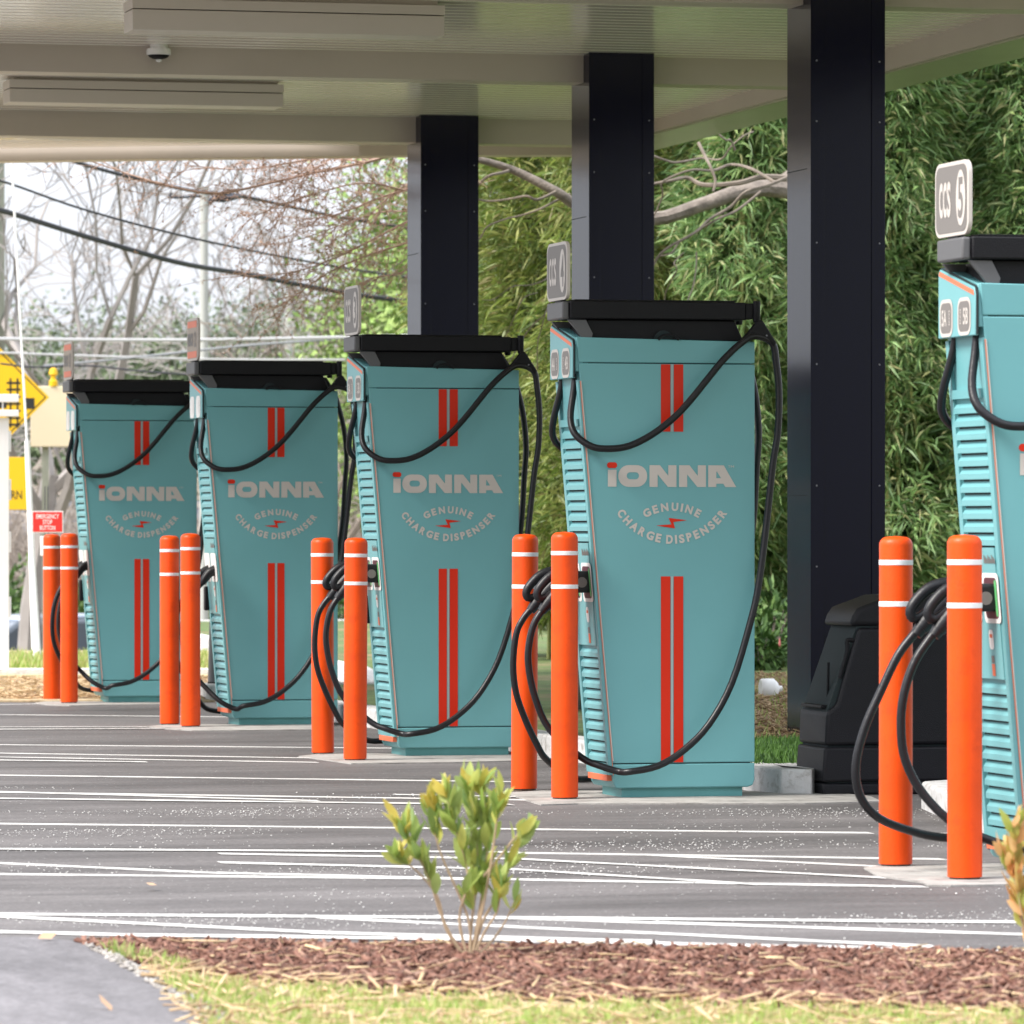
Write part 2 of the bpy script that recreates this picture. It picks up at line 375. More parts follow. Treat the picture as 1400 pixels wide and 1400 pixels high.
# raised planted island behind the dispensers with its kerb
isl = [(6.70, 35.9), (6.70, 22.7), (6.74, 22.52), (6.86, 22.46), (6.93, 22.6), (6.98, 22.95), (7.3, 23.05), (30, 23.4), (40, 60), (10.3, 60), (8.6, 40), (7.9, 35.9)]
def inset(poly, d):
    n = len(poly); out = []
    for i in range(n):
        p0 = Vector(poly[i - 1]); p1 = Vector(poly[i]); p2 = Vector(poly[(i + 1) % n])
        a = (p1 - p0).normalized(); b = (p2 - p1).normalized()
        na = Vector((-a.y, a.x)); nb = Vector((-b.y, b.x)); m = (na + nb).normalized()
        k = d / max(.4, m.dot(na)); out.append((p1.x + m.x * k, p1.y + m.y * k))
    return out
def kerb_ring(poly, name, w=.15, z=.11):
    poly = ccw(poly); inn = inset(poly, w); n = len(poly)
    vs = [(*p, -.02) for p in poly] + [(*p, z) for p in poly] + [(*p, z) for p in inn] + [(*p, -.02) for p in inn]
    fs = []
    for i in range(n):
        j = (i + 1) % n
        fs += [(i, j, n + j, n + i), (n + i, n + j, 2 * n + j, 2 * n + i), (2 * n + i, 2 * n + j, 3 * n + j, 3 * n + i)]
    o = MB().add(vs, fs).build(name, CURB, bevel=.018); tag(o, kind='structure'); return inn
inn = kerb_ring(isl, 'kerb')
o = sheet('planting_island', inn, .095, SOILG, .1); tag(o, kind='structure')
isl2 = [(6.30, 14.6), (6.47, 17.9), (6.55, 19.3), (6.97, 21.3), (7.3, 21.55), (20, 22), (24, 14)]
inn2 = kerb_ring(isl2, 'kerb')
o = sheet('planting_island', inn2, .095, SOILG, .1); tag(o, kind='structure')
# road beyond the verge
o = sheet('road', ccw([(-60, 66), (60, 66), (60, 78), (-60, 78)]), -1.44, ASPH2, .02); tag(o, kind='structure')

# painted lines: picture columns/rows of both ends give ground points; width in metres
LINES = [((-40, 964), (160, 960.8), .10), ((-40, 977), (310, 980.5), .12), ((-40, 994.5), (205, 994), .10), ((-40, 998), (225, 996.6), .12),
  ((-40, 1018), (640, 1024), .12), ((-40, 1029.5), (440, 1037), .12), ((-40, 1035), (434, 1043), .12), ((-40, 1039.5), (200, 1042.5), .12),
  ((-40, 1059.5), (700, 1069), .13), ((-40, 1083), (740, 1094.5), .14), ((-40, 1082), (435, 1095.5), .14), ((-40, 1092), (700, 1101), .14),
  ((-40, 1126), (1190, 1139), .13), ((1245, 1139.5), (1480, 1144), .13), ((540, 1087), (780, 1091), .1),
  ((-40, 1161.5), (700, 1166.2), .13), ((700, 1166.2), (1290, 1175), .13), ((875, 1169), (1280, 1189), .13),
  ((300, 1168), (700, 1175), .13), ((700, 1175), (1205, 1201), .13), ((-40, 1178.5), (300, 1194), .13), ((300, 1194), (640, 1202), .13),
  ((300, 1180), (700, 1189.5), .14), ((700, 1189.5), (1030, 1210), .14), ((-40, 1195), (640, 1202), .12), ((640, 1202), (1265, 1213), .13),
  ((-40, 1250.5), (700, 1256), .14), ((700, 1256), (1480, 1263), .14), ((600, 1253), (900, 1262), .12), ((900, 1262), (1480, 1281), .14),
  ((-40, 1252), (420, 1275), .15), ((420, 1276), (900, 1289), .15), ((430, 1254.5), (860, 1275), .13), ((860, 1275), (1280, 1295), .14),
  ((-40, 1274), (200, 1280), .15), ((200, 1280), (700, 1286), .15), ((700, 1286), (1120, 1295), .15), ((1120, 1295), (1480, 1305), .15)]
zl = .004
for i, (p, q, w) in enumerate(LINES):
    A, B = at(*p), at(*q); w = w * .68
    A, B = A.xy, B.xy
    fw = Vector((0, 1))
    z = .0018 + .0008 * (i % 4)
    n = 6; up = []; lo = []
    for k in range(n + 1):
        P = A.lerp(B, k / n); ww = w * (1 + .18 * math.sin(i * 3.7 + k * 2.1)) * .5
        up.append((P.x, P.y + ww)); lo.append((P.x, P.y - ww))
    o = MB().prism_xy(ccw(up + lo[::-1]), z - .0012, z).build('painted_line', PAINT, lot)

# ------------------------------------------------------------------ charge dispensers
DY = .38                         # depth of a dispenser
OFF = (.40, .19, 0)              # root sits under the middle of the body
def sx(z): return .163 * (1.944 - z) / 1.874   # slanting left edge of the broad face
def P2(px, py): return ((px - 788) * .0032, 1.147 - (py - 720) / 324.0)

def letters_logo():
    m = MB(); y = -.0016
    def q(X, Y): return P2(820 + X / 7, 600 + Y / 7)
    def poly(pts): m.add([(q(*p)[0], y, q(*p)[1]) for p in pts], [tuple(range(len(pts)))])
    poly([(75, 297), (157, 297), (157, 458), (75, 458)])
    # O as a ring
    out = rrect(275, 208, 100, 8); inn = rrect(117, 68, 33, 8); n = len(out)
    vs = [(q(312 + a, 356 - b)[0], y, q(312 + a, 356 - b)[1]) for a, b in out] + [(q(313 + a, 354 - b)[0], y, q(313 + a, 354 - b)[1]) for a, b in inn]
    m.add(vs, [(i, (i + 1) % n, (i + 1) % n + n, i + n) for i in range(n)])
    for x0 in (472, 755):
        w = 258
        # N: left stem, diagonal, right stem
        poly([(x0, 252), (x0 + 78, 252), (x0 + 78, 460), (x0, 460)])
        poly([(x0 + 78, 252), (x0 + 100, 252), (x0 + 180, 354), (x0 + 180, 460), (x0 + 176, 460), (x0 + 78, 340)])
        poly([(x0 + 180, 252), (x0 + w, 252), (x0 + w, 460), (x0 + 180, 460)])
    poly([(1035, 252), (1113, 252), (1113, 460), (1035, 460)])
    poly([(1113, 252), (1185, 252), (1200, 279), (1113, 279)])
    poly([(1113, 279), (1200, 279), (1222, 317), (1113, 312)])
    poly([(1120, 313), (1222, 317), (1255, 375), (1158, 375)])
    poly([(1113, 375), (1255, 375), (1285, 428), (1113, 428)])
    poly([(1180, 428), (1285, 428), (1305, 460), (1200, 460)])
    for s, cx, w in (('T', 1237, 18), ('M', 1268, 30)):
        x, z = q(cx, 264); text(m, s, w / 7 * .0032, 22 / 7 / 324, lambda u, v: (x + u, y, z + v))
    return m
def logo_dot():
    m = MB(); x, z = P2(820 + 115 / 7, 600 + 253 / 7)
    m.add([(x + a, -.0016, z + b) for a, b in rrect(.0440, .0245, .0115)], [tuple(range(28))]); return m
def badge_text(which):
    m = MB(); k = 1 / 7
    def put(word, R_, cy, ang0, ang1, up, h):
        n = len(word); ws = [0.30 if c == ' ' else (.42 if c == 'I' else (1.08 if c in 'MN' else (1.0 if c in 'GCDUAHR' else .84))) for c in word]
        tot = sum(ws); acc = 0
        for c, w in zip(word, ws):
            a = ang0 + (ang1 - ang0) * (acc + w / 2) / tot; acc += w
            if c == ' ': continue
            if up: X = 688 + R_ * math.sin(a); Y = cy - R_ * math.cos(a); rot = -a
            else: X = 688 + R_ * math.sin(a); Y = cy + R_ * math.cos(a); rot = a
            x, z = P2(820 + X * k, 600 + Y * k); cr, sr = math.cos(rot), math.sin(rot)
            lw = {'I': 20, 'N': 70, 'G': 72, 'U': 64, 'C': 66, 'D': 64, 'A': 74, 'H': 64, 'R': 62}.get(c, 52) * k * .0032
            text(m, c, lw, h * k / 324, lambda u, v: (x + (u * cr - v * sr), -.0016, z + (u * sr + v * cr)), .045)
    if which == 0: put('GENUINE', 530, 1180, -.56, .56, True, 80)
    else: put('CHARGE DISPENSER', 589, 374, -1.03, 1.03, False, 84)
    return m
def bolt():
    m = MB(); pts = [(655, 757), (833, 778), (700, 796), (716, 857), (535, 830), (682, 818)]
    m.add([(P2(820 + X / 7, 600 + Y / 7)[0], -.0016, P2(820 + X / 7, 600 + Y / 7)[1]) for X, Y in pts], [(0, 1, 2), (3, 4, 5), (0, 2, 3, 5)]); return m

LOGO, DOT, BADGE, BOLT = letters_logo(), logo_dot(), (badge_text(0), badge_text(1)), bolt()
# the left (narrow) face maps (s, z) -> point; s runs from the far edge 0 to the near edge DY
def lf(y, z, out=0.0): return (sx(z) - out, y, z)
RAIL = .017
def lo_(y, z, out=0.0): return lf(y, z, out + RAIL)

def upper_loop(nacs):
    pts = [(787, 512, .07), (784, 536, .06), (780, 572, .03), (787, 595, -.01), (809, 611, -.045), (833, 614, -.06), (860, 610, -.06), (890, 595, -.06), (920, 572, -.06),
           (944, 546.5, -.06), (968, 516.5, -.06), (989, 491, -.06), (1013, 468.5, -.055), (1031, 459, -.05), (1050, 467, -.045)]
    return pts
def down_loop():
    return [(1050, 467, -.045), (1061, 494, -.04), (1065, 536, -.04), (1063.4, 590, -.04), (1056.5, 635, -.04), (1047.5, 719, -.04), (1037, 798.6, -.05), (1025, 852, -.06),
            (999.6, 934, -.07), (968, 990.4, -.08), (933.6, 1025, -.09), (899, 1045.5, -.1), (861, 1053, -.1)]
TAILS = {'ccs': ([(.17, -.055, .118), (.10, -.03, .140), (.026, .02, .176), (-.097, .075, .293), (-.157, .09, .43), (-.184, .095, .565), (-.180, .095, .66), (-.158, .095, .74), (-.118, .095, .800)],
                 [(.17, .42, .065), (.075, .38, .075), (-.048, .32, .155), (-.095, .30, .22), (-.15, .29, .33), (-.19, .285, .44), (-.203, .285, .56), (-.190, .285, .69), (-.160, .285, .755), (-.122, .285, .800)]),
         'wide': ([(.17, -.055, .095), (.08, -.03, .105), (-.073, .02, .17), (-.17, .07, .27), (-.226, .09, .38), (-.240, .095, .49), (-.230, .095, .60), (-.190, .095, .71), (-.125, .095, .800)],
                  [(.17, .42, .10), (.0, .40, .11), (-.12, .36, .135), (-.25, .31, .184), (-.32, .29, .26), (-.335, .285, .36), (-.305, .285, .48), (-.250, .285, .60), (-.190, .285, .72), (-.130, .285, .795)]),
         'slim': ([(.17, -.055, .10), (.09, -.03, .14), (.03, .02, .20), (-.05, .075, .30), (-.10, .09, .41), (-.115, .095, .52), (-.10, .095, .65), (-.055, .095, .76), (.005, .095, .822)],
                  [(.17, .42, .07), (.08, .38, .09), (.01, .32, .16), (-.06, .30, .27), (-.11, .29, .38), (-.125, .285, .50), (-.11, .285, .64), (-.06, .285, .76), (.005, .285, .822)])}
def to_local(p, flip, low=0.0, dz=0.0):
    px, py, y = p; x, z = P2(px, py)
    x += (y * .259)                      # the ray leans with depth
    if flip: y = DY - y
    if z < .6 and low: z = max(.03, z - low * (1 - z / .6))
    return (x, y, z)

def make_dispenser(nacs=False, style='ccs'):
    root = empty('charge_dispenser', (0, 0, 0), 'x', 'dispenser', 'teal charge dispensers in a row')
    def bd(mb, name, m, parent=root, **k): return mb.build(name, m, parent, off=OFF if parent == root else OFF, **k)
    xr = .781
    # body in three shells with dark gaps between them
    def shell(z0, z1):
        return [(sx(z1), z1), (sx(z0), z0), (xr, z0), (xr, z1)]
    top = MB().prism_xz([(.0, 1.944), (sx(1.838), 1.838), (xr, 1.838), (xr, 1.930)], 0, DY)
    bd(top, 'top_cover', TEAL, bevel=.004)
    bd(MB().prism_xz(shell(.150, 1.834), 0, DY), 'body_shell', TEAL, bevel=.004)
    sk = [(sx(.146), .146), (sx(.07), .062), (sx(.07) + .012, .044), (xr - .03, .044), (xr - .008, .052), (xr, .075), (xr, .146)]
    bd(MB().prism_xz(sk, 0, DY), 'base_skirt', TEAL, bevel=.006)
    bd(MB().prism_xz([(sx(1.9) + .02, 1.9), (sx(.08) + .02, .08), (xr - .02, .08), (xr - .02, 1.9)], .006, DY - .006), 'inner_core', GAP)
    bd(MB().box(.205, .735, .03, DY - .03, 0, .046), 'plinth', PLINTH, bevel=.003)
    # trim lines down the near edges
    for yy in (-.001, DY + .001):
        s = 1 if yy > 0 else -1
        bd(MB().tube([lf(yy, 1.76, -.004), lf(yy, .16, -.004)], .0026, 6), 'edge_trim', CREAM)
    bd(MB().tube([lf(-.002, 1.76, .0), lf(-.002, .10, .0)], .0012, 6), 'edge_line', ORTRIM)
    # header: flat plate proud of the narrow face, top edge rising away from the camera
    hp = [(-.012, 1.772), (-.012, 1.905), (.012, 1.930), (DY - .015, 2.003), (DY + .004, 1.99), (DY + .012, 1.90), (DY + .012, 1.772)]
    h = bd(MB().prism_yz([(max(.0, min(DY, y)), z) for y, z in hp], -.018, -.004), 'header_panel', TEALH, bevel=.004)
    hb = [(.006, 1.80), (.006, 1.918), (.016, 1.942), (DY - .012, 2.008), (DY - .004, 2.0), (DY - .004, 1.80)]
    bd(MB().prism_yz(hb, -.003, .055), 'header_back', TEAL, bevel=.003)
    hg = MB().tube([(-.010, -.001, 1.775), (-.010, -.001, 1.905), (-.010, .012, 1.932), (-.010, DY - .016, 2.006)], .0045, 6)
    bd(hg, 'header_gap', GAP)
    ho = MB().add([(-.0192, .006, 1.903), (-.0192, .012, 1.920), (-.0192, DY - .018, 1.996), (-.0192, DY - .008, 1.982)], [(0, 1, 2, 3)])
    bd(ho, 'header_stripe', ORTRIM)
    # port labels (two rounded plates on the header)
    for cy, who in ((DY * .77, 0), (DY * .28, 1)):
        plate = MB().add([(-.0195, cy + a, 1.838 + b) for a, b in rrect(.135, .125, .035)], [tuple(range(28))])
        bd(plate, 'port_label', WHITEV if nacs else CREAM)
        if not nacs:
            bd(MB().add([(-.0202, cy + a, 1.838 + b) for a, b in rrect(.113, .100, .026)], [tuple(range(28))]), 'label_field', GREYV)
        else:
            bd(MB().add([(-.0202, cy - .03, 1.80), (-.0202, cy - .03, 1.876), (-.0202, cy - .035, 1.876), (-.0202, cy - .035, 1.80)], [(0, 1, 2, 3)]), 'label_field', GREYV)
    # narrow face: two banks of louvres with a plate between
    def louvres(z0, z1, n, name):
        m = MB(); st = (z1 - z0) / n
        for k in range(n):
            a = z0 + k * st; b_ = a + st * .80
            y0, y1 = .035, DY - .045
            pr = .014
            vs = [lf(y0, a, pr), lf(y1, a, pr), lf(y0 + .0, b_, 0), lf(y1, b_, 0), lf(y0, a - .0, -.01), lf(y1, a, -.01), lf(y0 - .012, a + .008, 0), lf(y1 + .012, a + .008, 0)]
            mid = a + st * .42
            vs += [lf(y0, mid, pr * .95), lf(y1, mid, pr * .95)]
            m.add(vs, [(0, 1, 9, 8), (8, 9, 3, 2), (4, 5, 1, 0), (6, 0, 8, 2), (1, 7, 3, 9), (6, 4, 0), (5, 7, 1)])
        return bd(m, name, TEAL)
    louvres(1.085, 1.565, 11, 'upper_louvre'); louvres(.155, .640, 11, 'lower_louvre')
    for z0, z1, n in ((1.085, 1.565, 11), (.155, .640, 11)):
        gp = MB()
        st = (z1 - z0) / n
        for k in range(n + 0):
            a = z0 + k * st - st * .16
            vs = [lf(.04, a, .0012), lf(DY - .05, a, .0012), lf(DY - .05, a + st * .13, .0012), lf(.04, a + st * .13, .0012)]
            gp.add(vs, [(0, 1, 2, 3)])
        bd(gp, 'louvre_slots', GAP)
    for ya, yb in ((.0015, .034), (DY - .036, DY - .0015)):
        vs = [lf(ya, 1.765, RAIL * .6), lf(yb, 1.765, RAIL * .6), lf(yb, .10, RAIL), lf(ya, .10, RAIL), lf(ya, 1.765, -.004), lf(yb, 1.765, -.004), lf(yb, .10, -.004), lf(ya, .10, -.004)]
        bd(MB().add(vs, [(0, 1, 2, 3), (7, 6, 5, 4), (0, 4, 5, 1), (1, 5, 6, 2), (2, 6, 7, 3), (3, 7, 4, 0)]), 'side_rail', TEAL, bevel=.002)
    for za, zb in ((.645, 1.078), (.10, .148), (1.57, 1.60)):
        vs = [lf(.0345, zb, RAIL), lf(DY - .0365, zb, RAIL), lf(DY - .0365, za, RAIL), lf(.0345, za, RAIL), lf(.0345, zb, -.004), lf(DY - .0365, zb, -.004), lf(DY - .0365, za, -.004), lf(.0345, za, -.004)]
        bd(MB().add(vs, [(0, 1, 2, 3), (7, 6, 5, 4), (0, 4, 5, 1), (1, 5, 6, 2), (2, 6, 7, 3), (3, 7, 4, 0)]), 'socket_plate' if za == .645 else 'louvre_frame', TEAL)
    # socket surround with holsters
    for cy in (.095, DY - .095):
        pl = MB().add([lo_(cy + a, .912 + b_, .0016) for a, b_ in rrect(.165, .165, .02)], [tuple(range(28))])
        bd(pl, 'socket_label', WHITEV)
        if not nacs:
            bd(MB().add([lo_(cy + a, .912 + b_, .0024) for a, b_ in rrect(.13, .135, .02)], [tuple(range(28))]), 'socket_field', MAROON)
            bd(MB().add([lo_(cy - .052 + a, .912 + b_, .0032) for a, b_ in rrect(.022, .12, .01)], [tuple(range(28))]), 'socket_ring', DGREEN)
    mk = MB()
    for k in range(9):
        y = .03 + k * .013; hgt = .016 + .006 * ((k * 7) % 3)
        mk.add([lo_(y, 1.026, .0016), lo_(y + .008, 1.026, .0016), lo_(y + .008, 1.026 + hgt, .0016), lo_(y, 1.026 + hgt, .0016)], [(0, 1, 2, 3)])
    bd(mk, 'small_print', GREYV)
    bd(MB().add([lo_(.13 + a, .775 + b_, .0016) for a, b_ in rrect(.045, .065, .015)], [tuple(range(28))]), 'pill_sticker', WHITEV)
    bd(MB().add([lo_(.13 + a, .787 + b_, .0024) for a, b_ in rrect(.028, .012, .003)], [tuple(range(28))]), 'pill_mark', ORTRIM)
    bd(MB().add([lo_(.115, .655, .0016), lo_(.145, .655, .0016), lo_(.145, .695, .0016), lo_(.115, .695, .0016)], [(0, 1, 2, 3)]), 'warning_sticker', ORTRIM)
    bd(MB().add([lo_(.115, .698, .0016), lo_(.145, .698, .0016), lo_(.145, .722, .0016), lo_(.115, .722, .0016)], [(0, 1, 2, 3)]), 'sticker_top', GREYV)
    bd(MB().prism_yz([(.03, .075), (.03, .100), (DY - .03, .100), (DY - .03, .075)], sx(.09) - .0195, sx(.09) + .01), 'skirt_stripe', ORTRIM)
    bd(MB().box(sx(.75) - .035, sx(.75) + .01, DY - .02, DY + .03, .66, .80), 'card_reader', BLACK, bevel=.008)
    # livery on both broad faces
    for back in (False, True):
        def fl(mb):
            if not back: return mb
            n = MB(); n.v = [(x, DY - y, z) for x, y, z in mb.v]; n.f = [f[::-1] for f in mb.f]; return n
        def rect(x0, x1, z0, z1, m_, nm): bd(fl(MB().add([(x0, -.0016, z0), (x1, -.0016, z0), (x1, -.0016, z1), (x0, -.0016, z1)], [(0, 1, 2, 3)])), nm, m_)
        for z0, z1 in ((1.548, 1.832), (.152, .937)):
            rect(.368, .4095, z0, z1, ORANGE, 'racing_stripe'); rect(.4245, .466, z0, z1, ORANGE, 'racing_stripe')
            rect(.4125, .4215, z0, z1, mat('pale_stripe', (.34, .43, .43), .5), 'pinstripe')
        if not back:
            bd(fl(LOGO), 'logo_lettering', CREAM); bd(fl(DOT), 'logo_dot', ORANGE)
            bd(fl(BADGE[0]), 'badge_upper_lettering', CREAM); bd(fl(BADGE[1]), 'badge_lower_lettering', CREAM); bd(fl(BOLT), 'badge_bolt', ORANGE)
    # black cable boom on the top
    mt = MB().prism_xz([(.012, 1.948), (.055, 2.012), (.03, 2.02), (.76, 2.02), (.700, 1.990), (.735, 1.945), (.70, 1.932), (.08, 1.935)], .03, DY - .03)
    bd(MB().prism_xz([(.02, 1.936), (.055, 2.021), (.70, 2.021), (.742, 1.932)], .03, DY - .03), 'boom_mount', BLACK, bevel=.006)
    bd(MB().prism_xz([(-.035, 2.018), (.045, 2.018), (.075, 1.960), (.070, 1.938), (.030, 1.938), (.005, 1.972)], .012, .029), 'boom_bracket', BRKT, bevel=.002)
    bd(MB().prism_xz([(-.035, 2.018), (.045, 2.018), (.075, 1.960), (.070, 1.938), (.030, 1.938), (.005, 1.972)], DY - .10, DY - .083), 'boom_bracket', BRKT, bevel=.002)
    bd(MB().box(-.028, .740, -.005, DY - .10, 2.022, 2.096), 'boom', BLACK, bevel=.006)
    bd(MB().box(.741, .775, .0, DY - .11, 2.026, 2.093), 'boom_end', BLACK, bevel=.004)
    bd(MB().box(-.060, -.029, .006, DY - .11, 2.020, 2.094), 'boom_end', BRKT, bevel=.008)
    bd(MB().box(.0, .70, .02, DY - .13, 2.097, 2.104), 'boom_lid', BLACK, bevel=.002)
    bd(MB().lathe([(.013, 2.012), (.016, 2.018), (.016, 2.100), (.012, 2.103)], (.789, .0, 0), 16), 'boom_pivot', BLACK, smooth=True)
    bd(MB().lathe([(.013, 2.012), (.016, 2.018), (.016, 2.100), (.012, 2.103)], (.789, DY - .11, 0), 16), 'boom_pivot', BLACK, smooth=True)
    bd(MB().tube([(.355, -.008, 1.936), (.375, -.008, 1.952), (.40, -.008, 1.957), (.425, -.008, 1.952), (.445, -.008, 1.936)], .006, 6), 'key_cover', BLACK)
    bd(MB().lathe([(.040, -.004), (.040, .02)], (.385, .02, 1.936), 20, 'y'), 'lock_disc', GAP)
    # hangers and cables, near side and far side
    for flip in (False, True):
        yy = DY - .0 + .04 if flip else -.04
        hx = [(.780, 2.02), (.800, 2.02), (.822, 1.985), (.862, 1.925), (.850, 1.905), (.828, 1.935), (.80, 1.948), (.765, 1.945), (.730, 1.930), (.712, 1.905), (.695, 1.925), (.735, 1.965)]
        bd(MB().prism_xz(hx, yy - .018, yy + .018), 'cable_hanger', BLACK, bevel=.007)
        for hxx, hz in ((.752, 1.955), (.816, 1.955)):
            bd(MB().lathe([(.004, -.021), (.004, .021)], (hxx, yy, hz), 10, 'y'), 'hanger_screw', SCREW)
        low = .06 if flip else 0
        up = [to_local(p, flip) for p in upper_loop(nacs)]
        up[-1] = (.845, yy, 1.925)
        dn = [to_local(p, flip, low) for p in down_loop()]
        dn[0] = (.845, yy, 1.925)
        if flip:
            up = [(x + .008 * (1 - i / 14), y, z - .012 * i / 14 * (1 - i / 14) * 4) for i, (x, y, z) in enumerate(up)]
            dn = [(x + (.075 * max(0, math.sin(math.pi * (1.93 - z) / 1.6)) if x > .5 else 0), y, z) for x, y, z in dn]
        cy = .095 if not flip else DY - .095
        tail = TAILS[style][1 if flip else 0]
        dn = dn + tail
        bd(MB().tube(up + dn[1:], .0148, 10, smooth=4), 'charging_cable', RUB, smooth=True)
        if nacs:
            bd(MB().tube([(sx(.9) - .01, cy, .897), (.045, cy, .880), (.012, cy, .838), (.004, cy, .815)], [.030, .027, .023, .018], 12, smooth=3), 'connector', PLAST, smooth=True)
        else:
            x0 = sx(.912) - RAIL
            bd(MB().box(x0 - .075, x0 + .01, cy - .042, cy + .042, .868, .960), 'connector', PLAST, bevel=.012)
            bd(MB().tube([(x0 - .05, cy, .925), (x0 - .09, cy, .903), (-.055, cy, .868), (-.085, cy, .838), (-.112, cy, .808)], [.042, .039, .034, .030, .025], 12, smooth=2), 'connector_grip', PLAST, smooth=True)
            ring = [(x0 - .065, cy, .957), (-.035, cy, .957), (-.085, cy, .940), (-.128, cy, .900), (-.146, cy, .868), (-.138, cy, .846), (-.112, cy, .850), (-.07, cy, .885), (x0 - .085, cy, .92)]
            bd(MB().tube(ring, [.021, .021, .020, .019, .018, .018, .015, .014, .015], 10, smooth=3, closed=True), 'hand_guard', PLAST, smooth=True)
            bd(MB().lathe([(.022, -.0445), (.022, -.040)], (x0 - .035, cy, .912), 18, 'y'), 'round_emblem', GREYV)
            bd(MB().tube([(-.100, cy, .825), (-.128, cy, .788)], [.026, .020], 12), 'cable_collar', PLAST, smooth=True)
    # number sign on a post over the header
    field, edge, wr = (GREYV, CREAM, CREAM) if not nacs else (mat('beige_field', (.36, .30, .24), .5), CREAM, CREAM)
    zc = 2.226
    bd(MB().prism_yz([(DY * .46 + a, zc + b_) for a, b_ in rrect(.345, .246, .045)], -.040, -.025), 'number_sign', edge, bevel=.002)
    bd(MB().add([(-.0412, DY * .46 + a, zc + b_) for a, b_ in rrect(.318, .220, .036)], [tuple(range(28))]), 'sign_field', field)
    bd(MB().box(-.036, -.012, DY * .46 - .05, DY * .46 + .05, 2.085, 2.108), 'sign_foot', BLACK)
    if nacs:
        for dz in (-.087, .087):
            bd(MB().add([(-.0422, DY * .46 + a, zc + dz + b_) for a, b_ in rrect(.29, .038, .01)], [tuple(range(28))]), 'sign_band', ORTRIM)
    else:
        bd(MB().add([(-.0422, DY * .46 - .100 + a, zc + b_) for a, b_ in [(.048 * math.cos(2 * math.pi * k / 28), .092 * math.sin(2 * math.pi * k / 28)) for k in range(28)]], [tuple(range(28))]), 'number_disc', CREAM)
    # screws of the back frame omitted: hidden
    return root
DISP = [  # px of the top-left near corner, distance, number, labels
 (1340, 17.92, '5'), (788, 23.06, '4'), (501, 27.25, '3'), (280, 31.5, '2'), (107, 35.55, '1')]
LAB = ['teal charge dispenser cut off by the right edge, under the number 5 sign',
       'largest whole teal charge dispenser, in front of the middle navy column',
       'teal charge dispenser in the middle of the row, before the farthest navy column',
       'second teal charge dispenser from the left, its small sign orange at both ends',
       'smallest teal charge dispenser at the left end, beside the red stop sign']
pw, pc, pn = make_dispenser(False, 'wide'), make_dispenser(False), make_dispenser(True, 'slim')
for i, (px, t, num) in enumerate(DISP):
    nac = i >= 3
    r = pw if i == 0 else pc if i == 1 else pn if i == 3 else copy_tree(pn if nac else pc)
    P = pt(px, t, z=0); r.location = (P.x + OFF[0], P.y + OFF[1], 0)
    if i == 0: r.location.y += .0
    r['label'] = LAB[i]; r['group'] = 'teal charge dispensers in a row'
    r['num'] = num
for i, r in enumerate([o for o in C.objects if o.name.startswith('charge_dispenser')]):
    num = r['num']; del r['num']
    sy = DY * .46; zc = 2.226
    pl = lambda cy, cz, x: (lambda u, v: (x - OFF[0], cy - u - OFF[1], cz + v))
    if num in '543':
        text(MB(), num, .050, .135, pl(sy - .100, zc, -.0430), .02).build('sign_number', GREYV, r)
        m = MB()
        for k, ch in enumerate('ccs'): text(m, ch, .037, .118, pl(sy + .104 - .041 * k, zc, -.0422), .015)
        m.build('sign_lettering', CREAM, r)
        for cy, L in ((DY * .77, 'A'), (DY * .28, 'B')):
            m = MB(); k = 1 if L == 'A' else -1
            text(m, num + L, .050, .055, pl(cy + .018 * k, 1.838, -.0209), .02)
            text(m, '(ccs)', .05, .016, lambda u, v: (-.0209 - OFF[0], cy - .036 * k - v - OFF[1], 1.838 + u), .02)
            m.build('port_lettering', CREAM, r)
    else:
        text(MB(), num, .05, .09, pl(sy - .10, zc, -.0430), .04).build('sign_number', GREYV, r)
        text(MB(), 'nacs', .17, .075, pl(sy + .05, zc, -.0430), .04).build('sign_lettering', GREYV, r)

# ------------------------------------------------------------------ bollards
def make_bollard():
    root = empty('bollard', (0, 0, 0), 'x', 'bollard', 'orange bollards in pairs before the dispensers')
    H = 1.12; r = .0565
    prof = [(r, .012), (r, H - .03)] + [(r - .028 + .028 * math.cos(R(a)), H - .03 + .028 * math.sin(R(a))) for a in range(15, 91, 15)] + [(.002, H + .0005)]
    prof = prof[:2] + [(r * .995, H - .04)] + prof[2:] if False else prof
    MB().lathe(prof, n=40).build('sleeve', BOLL, root, smooth=True)
    for z in (H - .098, H - .238):
        MB().lathe([(r + .0002, z), (r + .0012, z + .001), (r + .0012, z + .0165), (r + .0002, z + .0175)], n=40).build('reflective_band', BAND, root, smooth=True)
    MB().lathe([(r - .006, -.01), (r - .006, .016)], n=28).build('steel_pipe', PIPE, root, smooth=True)
    return root
BP = [((1319, 1205), (1224.5, 1187), .1125), ((772, 1095), (716.5, 1083), .1115), ((485.5, 1042), (441.5, 1033), .1105), ((260.5, 996), (232, 993), .1110), ((94.5, 963.5), (71, 959.5), .1100)]
names = ['at the right edge dispenser', 'at the largest whole dispenser', 'at the middle dispenser', 'at the second dispenser from left', 'at the leftmost dispenser']
TOPS = [(731, 733), (727, 730), (735, 735), (729, 732), (729, 730)]
b0 = make_bollard(); first = True
